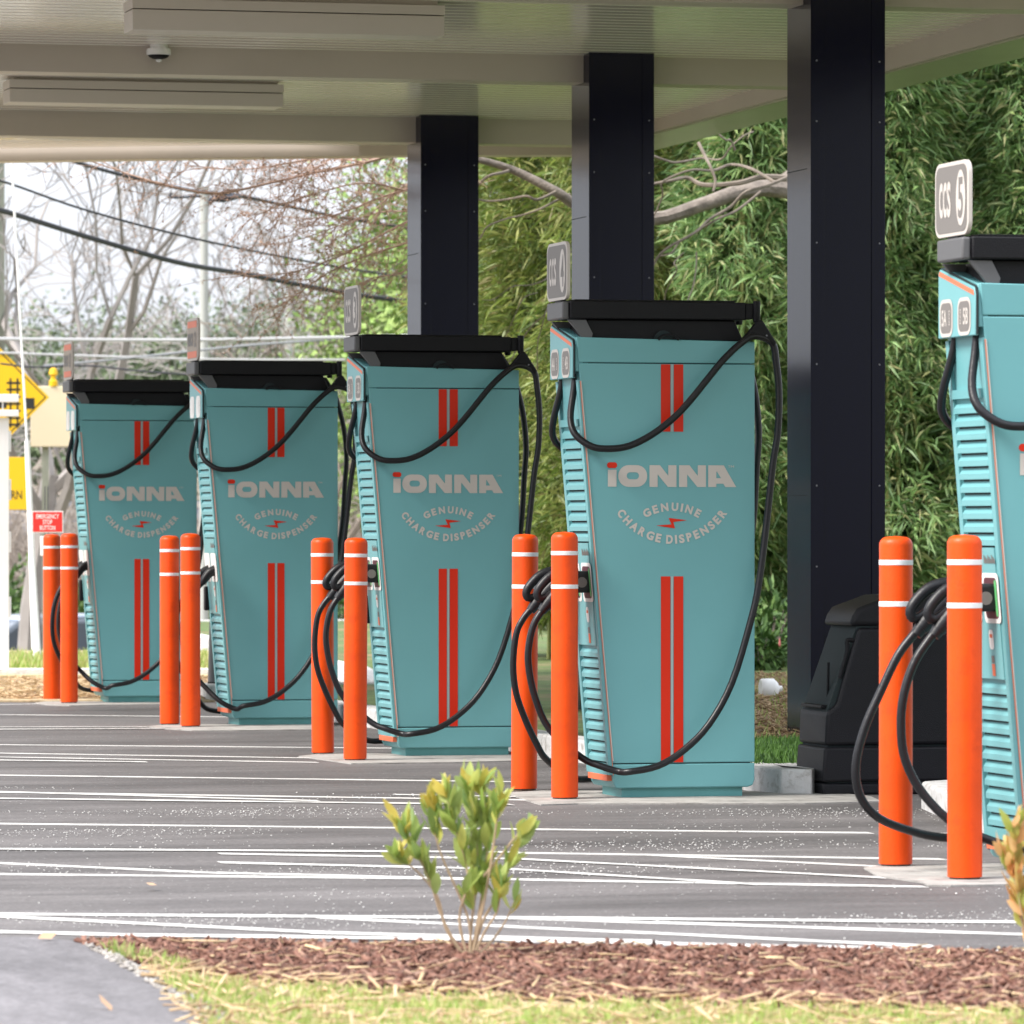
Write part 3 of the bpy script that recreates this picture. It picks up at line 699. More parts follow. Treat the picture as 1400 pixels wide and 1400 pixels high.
for (n_, f_, _), w, tp in zip(BP, names, TOPS):
    for (px, py), which, ty in ((n_, 'nearer', tp[0]), (f_, 'farther', tp[1])):
        o = b0 if first else copy_tree(b0); first = False
        p = at(px, py - 1.5); t = p.x * S_ + p.y * C_
        zt = HC - (ty - 720) * t / F
        o.location = (p.x, p.y, 0); o.scale = (1, 1, zt / 1.12)
        o.rotation_euler = (0, R(random.uniform(-.3, .3)), random.uniform(0, 6))
        o['label'] = f"white banded orange bollard, {which} of the pair {w}"
        o['group'] = 'orange bollards in pairs before the dispensers'

# concrete pads round the bollard feet
def pad(pts, z=.0055):
    P = [at(*p) for p in pts]; o = MB().prism_xy(ccw([(p.x, p.y) for p in P]), -.01, z).build('concrete_pad', CONC); tag(o, kind='structure')
pad([(1181, 1188), (1225, 1183), (1500, 1181), (1500, 1209), (1400, 1210.5), (1300, 1212.5), (1268, 1212), (1262, 1208), (1235, 1204), (1200, 1199)])
pad([(692, 1085), (740, 1082.5), (1120, 1083), (1190, 1090), (1205, 1097), (1100, 1099.5), (790, 1100), (740, 1101.5), (722, 1096), (705, 1090)])
pad([(408, 1035), (440, 1031.5), (740, 1031), (745, 1040), (620, 1043.5), (480, 1045), (452, 1041)])
pad([(200, 994), (232, 991.5), (450, 991), (455, 998), (330, 999.5), (262, 999.5), (230, 997.5)])
pad([(48, 961.8), (70, 959), (240, 959), (245, 963), (95, 965.6), (65, 964.5)])

# ------------------------------------------------------------------ canopy
X0C, X1C, Y0C, Y1C = 3.7, 9.93, 17.5, 37.2
def dz(y): return 3.85 - .009 * (y - 30.3)
def bz(y): return 3.695 - .011 * (y - 30.3)
can = empty('canopy', (8.1, 30, 0), 'large flat beige metal canopy on three navy columns over the dispensers', 'canopy')
CO = (8.1, 30, 0)
m = MB(); y = Y0C; vs = []; pitch = .15
while y < Y1C - .05:                                  # ribbed underside
    z = dz(y)
    for yy, h in ((0, 0), (.010, .012), (.028, .012), (.038, 0)):
        vs.append((y + yy, z + h))
    y += pitch
n = len(vs)
m.add([(X0C, a, b) for a, b in vs] + [(X1C - .42, a, b) for a, b in vs], [(i, i + n, i + n + 1, i + 1) for i in range(n - 1)])
m.build('deck', DECK, can, off=CO)
m = MB().box(X0C, X1C - .2, Y0C, Y1C - .05, dz(Y0C) + .12, dz(Y0C) + .30); m.build('roof_sheet', BEAM, can, off=CO)
def beam(y, w=.22, x0=X0C, x1=X1C - .42):
    o = MB().box(x0, x1, y, y + w, bz(y), dz(y) + .01).build('cross_beam', BEAM, can, bevel=.003, off=CO)
    l = MB().box(x0, x1, y + w + .001, y + w + .05, bz(y) + .004, bz(y) + .016).build('beam_highlight_strip', BEAMU, can, off=CO)  # strip painting the bright line of lit deck beyond the beam
for y in (17.7, 21.9, 26.12, 30.45, 34.80): beam(y)
# end fascia, slightly skewed in plan, and side fascia with its broad glossy underside
f = [(X0C, 39.3), (8.37, 37.05), (X1C, 36.55), (X1C + .1, 36.75), (8.4, 37.25), (X0C, 39.5)]
MB().prism_xy(ccw(f), 3.715, 4.02).build('end_fascia', BEAM, can, bevel=.004, off=CO)
MB().prism_xy(ccw([(X0C, 36.3), (X1C - .3, 36.3), (X1C - .3, 36.5), (8.36, 37.0), (X0C, 39.25)]), dz(37) + .012, dz(37) + .05).build('end_deck', DECK, can, off=CO)
MB().box(X1C - .42, X1C - .405, Y0C, 36.9, 3.735, 3.90).build('inner_fascia', BEAM, can, off=CO)
GUT = mat('gutter_reflection_tint', (.34, .36, .25), .22, var=.03, spec=.7)  # green reflection of the trees put into the base colour
MB().box(X1C - .404, X1C, Y0C, 36.75, 3.72, 3.74).build('gutter_soffit', GUT, can, off=CO)
MB().box(X1C - .02, X1C + .0, Y0C, 36.75, 3.741, 4.05).build('outer_fascia', GUT, can, off=CO)
for k, (px, t) in enumerate(((1108, 27.1), (805, 31.3), (575, 35.5))):
    P = pt(px, t, z=0); x, y = P.x, P.y; w = .385; d = .44; top = dz(y) + .02
    c = MB().box(x + .012, x + w - .012, y + .0, y + d, .058, top).build('column', NAVY, can, bevel=.004, off=CO)
    # proud corner flanges and face panel seams
    for xa, xb in ((x, x + .07), (x + w - .07, x + w)):
        MB().box(xa, xb, y - .006, y + .06, .056, top - .004).build('corner_flange', NAVY, c, bevel=.002, off=CO)
    for z in (.35, .95, 1.35, 1.95, 2.55, 3.15, 3.45):
        for xa in (x + .03, x + w - .03):
            MB().lathe([(.005, -.009), (.005, -.004)], (xa, y, z + .02 * k), 8, 'y').build('screw', SCREW, c, off=CO)
    for z in (1.30, 2.92):
        MB().box(x - .001 + .012 - .002, x + .02, y + .07, y + d - .002, z, z + .003).build('panel_seam', GAP, c, off=CO)
    MB().box(x + .05, x + w - .05, y + .05, y + d - .05, -.02, .055).build('column_foot', CONC, c, off=CO)

def light_box(pxs, t, ztop, zb, label):
    A, B = pt(pxs[0], t, z=0), pt(pxs[1], t, z=0); y = (A.y + B.y) / 2
    r = empty('ceiling_box', ((A.x + B.x) / 2, y + .1, zb), label, 'ceiling box', 'long boxes under the canopy')
    o = (r.location.x, r.location.y, zb)
    MB().box(A.x, B.x, y, y + .26, zb, ztop - .055).build('housing', mat('box_paint', (.60, .55, .50), .45), r, bevel=.003, off=o)
    MB().box(A.x - .002, B.x + .002, y - .004, y + .264, ztop - .050, ztop).build('lid', MATS['box_paint'], r, bevel=.002, off=o)
    MB().box(A.x + .03, B.x - .03, y + .03, y + .23, ztop, dz(y) + .03).build('mounting_plate', BEAM, r, off=o)
light_box((172, 620), 28.2, 3.845, 3.685, 'longer beige rectangular box fixed under the canopy, nearer one at the top edge')
light_box((6, 397), 32.9, 3.815, 3.68, 'beige rectangular box under the canopy, farther one towards the left edge')
cc = pt(217, 30.8, z=3.82); r = empty('security_camera', cc, 'small white and black dome camera hanging under the beige canopy', 'camera')
MB().lathe([(.05, .05), (.05, .012), (.066, .010), (.069, .0), (.069, -.022), (.060, -.026)], n=28).build('camera_ring', WHITE, r, smooth=True)
MB().lathe([(.060, -.0262), (.055, -.036), (.035, -.046), (.01, -.050), (.001, -.0505)], n=28).build('camera_dome', BLACK, r, smooth=True)
MB().lathe([(.018, -.050), (.016, -.060), (.004, -.066)], n=14).build('camera_lens', WHITE, r, smooth=True)

# ------------------------------------------------------------------ black windscreen service bin
P = at(1093, 1088)
r = empty('service_bin', (P.x + .47, P.y + .2, 0), 'black moulded plastic service bin with squeegee holder beside the nearest navy column', 'bin')
bo = (P.x * 0 + .37, .2, 0)
def bp(x, y): return ((x - 85) * .001204, (1005 - y) * .001204)
lo = [bp(85, 1004), bp(83, 960), (.64, .055), (.65, 0)]
MB().prism_xz([bp(92, 1006), bp(85, 962), (.74, .050), (.73, 0)], .01, .39).build('bin_base', BINM, r, bevel=.012, off=bo)
MB().prism_xz([(.002, .056), (.012, .205), (.735, .205), (.745, .056)], 0, .40).build('bin_lower', BINM, r, bevel=.012, off=bo)
MB().prism_xz([(.016, .212), (.022, .350), (.045, .372), (.065, .385), (.128, .600), (.165, .715), (.700, .715), (.735, .212)], 0, .40).build('bin_middle', BINM, r, bevel=.016, off=bo)
MB().prism_xz([(.125, .722), (.140, .765), (.165, .800), (.31, .852), (.50, .86), (.66, .815), (.70, .722)], .0, .40).build('bin_hood', BINM, r, bevel=.02, off=bo)
MB().prism_xz([(.03, .05), (.03, .36), (.17, .75), (.68, .75), (.71, .05)], .02, .38).build('bin_core', GAP, r, off=bo)
MB().tube([(.055, .10, .37), (.060, .10, .565)], .006, 8).build('squeegee_stick', BLACK, r, off=bo)
MB().box(.012, .075, .05, .35, .370, .384).build('holder_rim', BLACK, r, bevel=.004, off=bo)
MB().tube([(.085, .02, .50), (.118, .02, .615), (.118, .02, .66), (.150, .02, .66)], .010, 8, smooth=3).build('bin_handle', BLACK, r, smooth=True, off=bo)

# ------------------------------------------------------------------ vegetation helpers
rs = np.random.RandomState(3)
def unit(a): return a / (np.linalg.norm(a, axis=1, keepdims=True) + 1e-9)
def leaves(P, D, L, W, fold=.25, droop=.0):
    """rhombic leaves: base P, direction D, length L, width W -> verts, faces"""
    n = len(P); D = unit(D); U = rs.normal(size=(n, 3)); U[:, 2] += 1.0
    Sd = unit(np.cross(D, U)); Nn = np.cross(Sd, D)
    L = L[:, None]; W = W[:, None]
    b = P; tip = P + D * L; tip[:, 2] -= droop * L[:, 0]
    m1 = P + D * L * .42 + Sd * W * .5 + Nn * W * fold; m2 = P + D * L * .42 - Sd * W * .5 + Nn * W * fold
    V = np.stack([b, m1, tip, m2], 1).reshape(-1, 3)
    i = np.arange(n) * 4
    Fc = np.stack([np.stack([i, i + 1, i + 2], 1), np.stack([i, i + 2, i + 3], 1)], 1).reshape(-1, 3)
    return V, Fc
def branches(mb, p, d, ln, r, depth, spread=.5, n=3, up=.05, wig=.12, tips=None, ratio=.72, seg=4, minr=.004):
    pts = [p]; rad = [r]; q = Vector(p); d = Vector(d).normalized()
    for k in range(seg):
        d = (d + Vector((random.gauss(0, wig), random.gauss(0, wig), random.gauss(0, wig) + up))).normalized()
        q = q + d * ln / seg; pts.append(q.copy()); rad.append(max(minr, r * (1 - .45 * (k + 1) / seg)))
        if depth > 0 and k >= 1 and random.random() < .75:
            e = Vector((random.gauss(0, 1), random.gauss(0, 1), random.gauss(0, 1))); e = (e - d * e.dot(d)).normalized()
            branches(mb, q.copy(), d * (1 - spread * .6) + e * spread * 1.1, ln * ratio * random.uniform(.6, 1), rad[-1] * .62, depth - 1, spread, n, up, wig, tips, ratio, seg, minr)
    mb.tube(pts, rad, 5 if r > .03 else 3)
    if tips is not None: tips.append((q.copy(), d.copy()))
    if depth > 0:
        for k in range(n - 1):
            e = Vector((random.gauss(0, 1), random.gauss(0, 1), random.gauss(0, 1))); e = (e - d * e.dot(d)).normalized()
            branches(mb, q.copy(), d * (1 - spread * .4) + e * spread, ln * ratio * random.uniform(.7, 1.1), rad[-1] * .75, depth - 1, spread, n, up, wig, tips, ratio, seg, minr)

# ------------------------------------------------------------------ bamboo
def bamboo_foliage(h, rad, n, seed):
    g = np.random.RandomState(seed)
    nsp = n // 7
    z = g.uniform(.35, h, nsp); a = g.uniform(0, 2 * np.pi, nsp)
    rr = rad * (.35 + .65 * np.sqrt(g.uniform(0, 1, nsp))) * (1 - .35 * (z / h) ** 2) * (.75 + .35 * np.sin(z * 3.1 + seed) * np.cos(a * 2 + z * 2))
    rr *= np.clip((z + .5) / 1.6, .35, 1)
    c = np.stack([np.cos(a) * rr, np.sin(a) * rr, z], 1)
    out = np.stack([np.cos(a), np.sin(a), g.uniform(-.5, .35, nsp)], 1) + g.normal(0, .35, (nsp, 3))
    P = np.repeat(c, 7, 0) + g.normal(0, .035, (nsp * 7, 3)); D = np.repeat(unit(out), 7, 0) + g.normal(0, .5, (nsp * 7, 3)); D[:, 2] -= .1
    N_ = len(P)
    return leaves(P, D, g.uniform(.08, .20, N_), g.uniform(.010, .023, N_), .2, .18)
protos = []
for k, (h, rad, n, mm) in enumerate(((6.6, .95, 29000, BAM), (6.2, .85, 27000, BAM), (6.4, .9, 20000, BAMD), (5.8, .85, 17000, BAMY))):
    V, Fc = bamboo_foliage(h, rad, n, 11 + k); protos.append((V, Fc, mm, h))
lab_b = {0: 'tall dense green bamboo', 1: 'bright green bamboo', 2: 'dark bamboo with painted-in shade', 3: 'yellow green thinner bamboo'}
culms = {}
def bamboo(px, t, kind, where):
    p = pt(px, t, z=.08)
    r = empty('bamboo', p, f'{lab_b[kind]} {where}', 'bamboo', 'bamboo plants in the grove beyond the columns', rz=random.uniform(0, 6))
    V, Fc, mm, h = protos[kind]
    if kind in culms:
        for src in culms[kind]:
            c = src.copy(); C.objects.link(c); c.parent = r
    else:
        a = npmesh('foliage', V, Fc, mm, r); m = MB()
        for q in range(7):
            b = random.uniform(0, 6.28); d = random.uniform(.05, .3); l = random.uniform(.1, .5)
            m.tube([(d * 1.8 * math.cos(b), d * 1.8 * math.sin(b), 0), (d * 1.2 * math.cos(b), d * 1.2 * math.sin(b), 1.2), (d * .5 * math.cos(b), d * .5 * math.sin(b), 2.4), (.04 * math.cos(b), .04 * math.sin(b), 3.2)], [.018, .016, .012, .004], 6)
        culms[kind] = [a, m.build('culm', CULM, r, smooth=True)]
    r.scale = (1, 1, random.uniform(.9, 1.1))
row = [(1490, 42.5, 0), (1400, 41.6, 1), (1310, 42.4, 0), (1215, 41.4, 1), (1120, 42.6, 0), (1020, 41.8, 1), (930, 43.2, 1), (850, 42.4, 3), (765, 43.4, 3), (695, 44.4, 3)]
wh = ['at the right edge, behind the number 5 sign', 'behind the number 5 sign', 'filling the gap right of the nearest column', 'just right of the nearest navy column', 'hidden behind the nearest navy column', 'left of the nearest navy column', 'right of the middle navy column', 'behind the middle navy column', 'left of the middle navy column', 'right beside the farthest navy column']
for (px, t, k), w in zip(row, wh): bamboo(px, t, k, w + ', front row')
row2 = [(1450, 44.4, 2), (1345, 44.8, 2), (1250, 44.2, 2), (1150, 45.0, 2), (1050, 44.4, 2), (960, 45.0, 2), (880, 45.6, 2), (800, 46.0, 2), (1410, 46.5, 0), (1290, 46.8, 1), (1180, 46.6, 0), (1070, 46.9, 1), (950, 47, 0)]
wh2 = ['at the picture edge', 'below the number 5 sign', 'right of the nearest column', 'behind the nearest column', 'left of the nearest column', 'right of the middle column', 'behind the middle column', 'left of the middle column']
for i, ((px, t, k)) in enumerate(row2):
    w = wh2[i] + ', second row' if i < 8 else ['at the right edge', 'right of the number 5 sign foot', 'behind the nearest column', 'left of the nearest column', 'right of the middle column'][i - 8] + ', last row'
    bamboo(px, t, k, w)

# small plants at the foot of the grove
def bush(name, p, w, h, n, m, label, cat, group=None, ll=.08, lw=.03, stems=True):
    r = empty(name, p, label, cat, group)
    g = rs; u = g.normal(size=(n, 3)); u = unit(u) * (g.uniform(.25, 1, (n, 1)) ** .5)
    lump = 1 + .25 * np.sin(u[:, :1] * 5 + 1) * np.cos(u[:, 2:] * 6 + u[:, 1:2] * 4)
    P = u * lump * np.array([w / 2, w / 2, h / 2]) + np.array([0, 0, h / 2]); P[:, 2] = np.abs(P[:, 2])
    V, Fc = leaves(P, unit(u) + g.normal(0, .6, (n, 3)), g.uniform(.6, 1.3, n) * ll, g.uniform(.7, 1.2, n) * lw)
    npmesh('foliage', V, Fc, m, r)
    if stems:
        mb = MB()
        for k in range(6):
            a = random.uniform(0, 6.28); mb.tube([(0, 0, 0), (math.cos(a) * w * .15, math.sin(a) * w * .15, h * .4), (math.cos(a) * w * .3, math.sin(a) * w * .3, h * .8)], [.02 * h, .012 * h, .006 * h], 4)
        mb.build('stems', BARK, r)
    return r
for px, t, w, h in ((1052, 40.8, .5, .55), (1075, 41.2, .4, .4), (1040, 40.2, .35, .3)):
    bush('undergrowth_plant', pt(px, t, z=.09), w, h, 500, HEDGE, {1052: 'low leafy plant behind the white jug', 1075: 'low leafy plant touching the navy column edge', 1040: 'low leafy plant at the dispenser edge'}[px], 'plant', 'plants at the foot of the grove', .10, .035)
p = pt(1066, 40, z=.27)
o = MB().lathe([(.004, 0), (.022, .02), (.028, .06), (.016, .13), (.003, .19)], n=8).build('flower', mat('pink', (.75, .22, .22), .6), smooth=True); o.location = p; o.scale = (.35, .35, .35)
tag(o, 'small pink flower bud low in the grove left of the nearest column', 'flower')
p = at(1053, 956, .095)
r = empty('plastic_jug', p, 'white plastic jug lying on the straw beyond the kerb', 'jug')
r.scale = (.62, .62, .75)
MB().lathe([(.0, -.10), (.075, -.10), (.085, -.08), (.085, .03), (.05, .075), (.022, .09)], (0, 0, .085), 18, 'x').build('jug_body', WHITE, r, smooth=True)
MB().lathe([(.024, .0), (.024, .03)], (.09, 0, .085), 14, 'x').build('jug_cap', WHITE, r)

# ------------------------------------------------------------------ leaning tree whose bare limbs cross the gaps
def px3(px, py, t): return pt(px, t, py)
T = 38.8
lt = empty('leaning_tree', px3(1160, 960, 40.0) * 1, 'leaning tree whose bare grey limb and budding twigs reach left behind the columns', 'tree')
lt.location.z = .09; lo_ = tuple(lt.location)
m = MB()
m.tube([px3(1160, 962, 40), px3(1172, 760, 39.9), px3(1150, 480, 39.7), px3(1110, 300, 39.5), px3(1070, 242, 39.4)], [.15, .13, .12, .10, .075], 9, smooth=4)
m.tube([px3(1090, 262, 39.4), px3(1030, 258, 39.3), px3(960, 280, 39.2), px3(890, 300, 39.1), px3(800, 285, 39.0), px3(760, 262, 38.9), px3(700, 232, 38.9), px3(640, 215, 38.8), px3(580, 205, 38.8)], [.066, .062, .052, .050, .042, .036, .029, .022, .016], 9, smooth=4)
m.build('trunk', BARK, lt, smooth=True, off=lo_)
m = MB(); tw = MB()
def limb(pts, r0, r1, t=T, sub=0, mb=None):
    P = [px3(x, y, t + .25 * math.sin(i * 1.7 + x)) for i, (x, y) in enumerate(pts)]
    Q = [P[0]]
    for a, b in zip(P, P[1:]): Q += [a.lerp(b, .5) + Vector((random.gauss(0, .02), random.gauss(0, .03), random.gauss(0, .022))), b]
    P = Q; r0 *= .62; r1 *= .7
    n = len(P); (mb or m).tube(P, [r0 + (r1 - r0) * i / (n - 1) for i in range(n)], 6, smooth=4)
    return P
limb([(1075, 243), (1010, 250), (940, 243), (890, 252), (840, 262)], .035, .012, 38.7)
limb([(1075, 243), (1020, 262), (970, 300), (905, 345), (870, 420), (840, 520), (830, 600)], .022, .006, 38.5)
limb([(1060, 250), (1000, 225), (950, 232), (905, 250), (892, 300)], .020, .008, 38.9)
limb([(955, 195), (970, 225), (975, 262)], .020, .013, 38.6); limb([(1005, 205), (990, 190), (950, 150)], .014, .008, 38.6)
limb([(890, 212), (925, 222), (960, 216), (1000, 200), (1030, 180)], .014, .008, 38.9)
limb([(700, 232), (670, 240), (640, 268), (600, 300), (560, 318)], .020, .007); limb([(760, 262), (720, 268), (670, 275), (630, 262)], .018, .008)
limb([(780, 265), (740, 285), (690, 300), (650, 330), (560, 352), (500, 392)], .014, .004)
limb([(900, 350), (930, 330), (980, 300), (1040, 262)], .008, .014, 38.4); limb([(900, 480), (912, 430), (925, 370), (935, 345)], .006, .008, 38.4)
limb([(940, 500), (938, 440), (948, 390), (952, 345)], .006, .008, 38.4)
limb([(780, 335), (740, 385), (700, 392), (660, 410)], .010, .004, 38.2); limb([(760, 390), (745, 430), (735, 470), (732, 560)], .008, .004, 38.2)
limb([(745, 430), (710, 470), (690, 500), (670, 540)], .009, .004, 38.2); limb([(735, 400), (700, 440), (660, 480)], .006, .003, 38.2)
m.build('limb', BARKL, lt, smooth=True, off=lo_)
# drooping budding twigs, top left
TW = []
TWL = [([(640, 214), (560, 208), (500, 222), (430, 236), (370, 250), (300, 264), (240, 256), (170, 236), (90, 208)], .016),
       ([(640, 205), (540, 200), (470, 208), (400, 222), (330, 232), (260, 226)], .012),
       ([(640, 222), (580, 250), (520, 270), (470, 290), (430, 300)], .011),
       ([(640, 268), (580, 292), (520, 322), (460, 352), (400, 372), (330, 378)], .012),
       ([(620, 300), (560, 330), (500, 350), (450, 372), (410, 400), (380, 420)], .010),
       ([(600, 190), (520, 196), (470, 206), (440, 226), (420, 238), (400, 268), (375, 310)], .008),
       ([(640, 240), (590, 240), (540, 262), (500, 300), (470, 320)], .010), ([(600, 340), (550, 372), (510, 380), (470, 400)], .008),
       ([(500, 222), (450, 216), (380, 214), (300, 206), (200, 195)], .008), ([(560, 262), (500, 250), (440, 262), (380, 282), (340, 300)], .007),
       ([(640, 190), (560, 180), (480, 188), (400, 200), (330, 205), (260, 190)], .010), ([(580, 290), (520, 290), (460, 310), (400, 330), (350, 336)], .007)]
budp = []
for pts, r0 in TWL:
    P = [px3(x, y, T - .3 + .5 * random.random()) for x, y in pts]
    tw.tube(P, [r0 * (1 - .75 * i / (len(P) - 1)) for i in range(len(P))], 5, smooth=4)
    for i in range(len(P) - 1):
        for k in range(8):
            q = P[i].lerp(P[i + 1], random.random()); d0 = (P[i + 1] - P[i]).normalized()
            d = d0 + Vector((random.gauss(0, .55), random.gauss(0, .5), random.gauss(-.05, .5)))
            ln = random.uniform(.12, .55); pp = [q]; dd = d.normalized()
            for s in range(3):
                dd = (dd + Vector((random.gauss(0, .25), random.gauss(0, .2), random.gauss(-.02, .25)))).normalized(); pp.append(pp[-1] + dd * ln / 3)
                if random.random() < .75:
                    e = (dd + Vector((random.gauss(0, .7), random.gauss(0, .5), random.gauss(0, .7)))).normalized(); l2 = random.uniform(.06, .2)
                    tw.tube([pp[-1], pp[-1] + e * l2], [.0022, .0013], 3); budp += [pp[-1] + e * l2 * random.random() for _ in range(4)]
            tw.tube(pp, [.0034, .003, .0024, .0016], 3); budp += [pp[1].lerp(pp[3], random.random()) for _ in range(6)]
tw.build('twigs', mat('twig_bark', (.42, .29, .23), .9), lt, off=lo_)
B_ = np.array([tuple(p) for p in budp]); n = len(B_)
V, Fc = leaves(B_ - np.array(lo_), rs.normal(size=(n, 3)), rs.uniform(.012, .030, n), rs.uniform(.008, .014, n))
npmesh('buds', V, Fc, BUD, lt)

# ------------------------------------------------------------------ far trees, wires, poles
def bare_tree(px, t, zb, h, seed, label, lean=(0, 0), depth=5, r=.16, m_=BARKF):
    random.seed(seed); p = pt(px, t, z=zb); rt = empty('bare_tree', p, label, 'tree', 'bare trees at the far left')
    mb = MB(); h0 = h * .28
    mb.tube([(0, 0, -.1), (lean[0] * .3, lean[1] * .3, h0 * .5), (lean[0], lean[1], h0)], [r * 1.2, r, r * .85], 7)
    mb.build('trunk', m_, rt, smooth=True)
    mb = MB()
    for k in range(4):
        a = k * 1.6 + random.uniform(-.4, .4)
        branches(mb, Vector((lean[0], lean[1], h0 * random.uniform(.75, 1))), Vector((math.cos(a) * .7 + lean[0] * .4, math.sin(a) * .5, 1)), h * .26, r * .6, depth, .55, 2, .05, .16, None, .80, 4, .009)
    mb.build('crown', m_, rt)
    return rt
bare_tree(30, 66, -1.45, 11.5, 5, 'big bare tree with spreading limbs beyond the overhead wires at the left edge', (.35, 0), 5, .13)
#bare_tree(-60, 84, -1.45, 13, 15, 'large bare tree mostly outside the left edge', (.6, 0), 5, .2)
bare_tree(165, 88, -1.45, 8.6, 9, 'bare grey tree rising behind the cream board', (.1, 0), 5, .09)
#bare_tree(215, 96, -1.45, 8.0, 21, 'thin bare tree behind the gap between the two farthest dispensers', (.2, 0), 6, .12)
#bare_tree(105, 105, -1.45, 10.5, 33, 'faint bare tree left of the farthest dispenser sign', (0, 0), 6, .13)
#bare_tree(60, 90, -1.45, 7.5, 43, 'bushy bare tree above the yellow diamond sign', (0, 0), 6, .10)
bare_tree(430, 70, -1.45, 8.0, 57, 'bare tree with pale twigs left of the middle ccs sign', (.3, 0), 4, .07, BARKL)
random.seed(99)
def far_tree(px, t, w, h, n, m, label, seed, zb=-1.45, sz=.3):
    p = pt(px, t, z=zb); r = empty('far_tree', p, label, 'tree', 'trees of the far tree line')
    g = np.random.RandomState(seed)
    cl = g.normal(size=(34, 3)); cl = unit(cl) * g.uniform(.3, 1, (34, 1)); cl[:, 2] = cl[:, 2] * .5 + .05
    cc = cl[g.randint(0, 34, n)] * np.array([w * .42, w * .42, h * .75]) + g.normal(0, 1, (n, 3)) * w * .11 + np.array([0, 0, h * .56])
    V, Fc = leaves(cc, g.normal(size=(n, 3)), g.uniform(.6, 1.3, n) * sz, g.uniform(.5, 1.1, n) * sz * .55)
    npmesh('crown', V, Fc, m, r)
    MB().tube([(0, 0, 0), (.1, 0, h * .4), (0, .1, h * .8)], [.22, .15, .05], 7).build('trunk', BARKF, r, smooth=True)
FT = [(-20, 128, 5, 7.6, CONIF), (60, 122, 4.2, 7.2, CONIF), (130, 130, 5, 8.0, CONIF), (205, 125, 4.6, 7.7, CONIF), (280, 132, 4.8, 7.6, CONIF), (345, 124, 4.6, 8.0, CONIF), (405, 112, 4.2, 7.0, CONIF),
      (465, 96, 3.8, 6.4, SPRING), (525, 90, 3.6, 7.0, SPRING), (560, 82, 3.4, 7.8, SPRING), (600, 70, 3.2, 8.2, SPRING), (655, 62, 3.4, 8.2, SPRING), (715, 56, 3.0, 8.4, SPRING), (780, 60, 3, 9, SPRING)]
desc = ['at the left picture edge', 'above the yellow diamond sign', 'above the farthest dispenser', 'above the gap between the two farthest dispensers', 'behind the thin utility pole', 'right of the thin utility pole', 'behind the short far pole',
        'behind the middle ccs sign', 'left of the farthest navy column', 'at the left side of the farthest navy column', 'hidden by the farthest navy column', 'right of the farthest navy column', 'between the two farther navy columns', 'behind the middle navy column']
for i, ((px, t, w, h, mm), d) in enumerate(zip(FT, desc)):
    far_tree(px, t, w, h, 13000 if t > 100 else 9000, mm, ('dark evergreen tree ' if mm == CONIF else 'pale green budding tree ') + d, 50 + i, sz=.17 if t > 100 else .12)
# grey brown thicket at eye level behind the road
def thicket(px, t, w, h, seed, label):
    random.seed(seed); p = pt(px, t, z=-1.45); r = empty('thicket_bush', p, label, 'bush', 'bare bushes beyond the road'); mb = MB()
    for k in range(150):
        x = random.uniform(-w / 2, w / 2); y = random.uniform(-1.2, 1.2); l = h * random.uniform(.5, 1)
        d = Vector((random.gauss(0, .35), random.gauss(0, .3), 1)).normalized(); q = Vector((x, y, 0)); pts = [q]
        for s in range(4):
            d = (d + Vector((random.gauss(0, .25), random.gauss(0, .2), random.gauss(0, .12)))).normalized(); pts.append(pts[-1] + d * l / 4)
            for _ in range(2): mb.tube([pts[-1], pts[-1] + (d + Vector((random.gauss(0, .7), random.gauss(0, .4), random.gauss(0, .5)))).normalized() * l * .22], [.012, .005], 3)
        mb.tube(pts, [.03, .025, .02, .014, .007], 3)
    mb.build('branches', mat('thicket_bark_paled', (.36, .31, .27), .95), r)  # bark colour lightened to paint in the paleness of distance
for i, (px, t, w, h) in enumerate(((-20, 100, 3.4, 4.0), (70, 102, 3.4, 3.8), (150, 98, 3.4, 3.6), (235, 100, 3.2, 3.6), (310, 96, 3.2, 3.6), (385, 94, 3.2, 3.6), (455, 86, 3.2, 3.8), (520, 84, 3, 3.8))):
    thicket(px, t, w, h, 200 + i, 'tangled grey brown bare bush ' + desc[i])
random.seed(5)
for i, (px, t, w, h) in enumerate(((95, 92, 2.2, 1.55), (30, 90, 2.0, 1.9), (118, 88, 1.6, 1.5), (285, 80, 2.0, 1.5), (460, 78, 2.2, 1.9))):
    bush('hedge_bush', pt(px, t, z=-1.45), w, h, 1800, HEDGE, ['rounded green bush behind the leftmost bollards', 'green bush behind the leaning white guard', 'green bush left of the farthest dispenser foot', 'green bush in the gap between the two far dispensers', 'green bush left of the middle dispenser'][i], 'bush', 'green bushes beyond the road', .16, .08)

def wire(pts, r, m_, label, sag=True):
    o = MB().tube([pt(x, t, y) for x, y, t in pts], r, 6, smooth=5).build('overhead_wire', m_, smooth=True)
    tag(o, label, 'wire', 'overhead wires'); return o
wire([(-60, 170, 50), (75, 213, 51), (170, 240, 52), (270, 262, 53), (330, 268, 54), (460, 296, 56), (600, 318, 58)], .018, WIRE, 'topmost black wire, running through the pinkish twigs')
wire([(-60, 232, 50), (10, 250, 51), (120, 288, 52.5), (270, 327, 54), (440, 361, 57), (600, 386, 60)], .012, WIRE, 'thin black wire between the two thicker ones')
wire([(-60, 272, 50), (10, 290, 51), (120, 324, 52.5), (240, 358, 54), (330, 374, 56), (470, 400, 58), (600, 418, 60)], .026, WIRE, 'lowest thick black wire, sloping down to the right')
wire([(-60, 461, 60), (10, 463.5, 60), (250, 465, 60), (480, 461, 60), (600, 458, 60)], .020, WIREL, 'pale horizontal wire just above the two farthest dispensers')
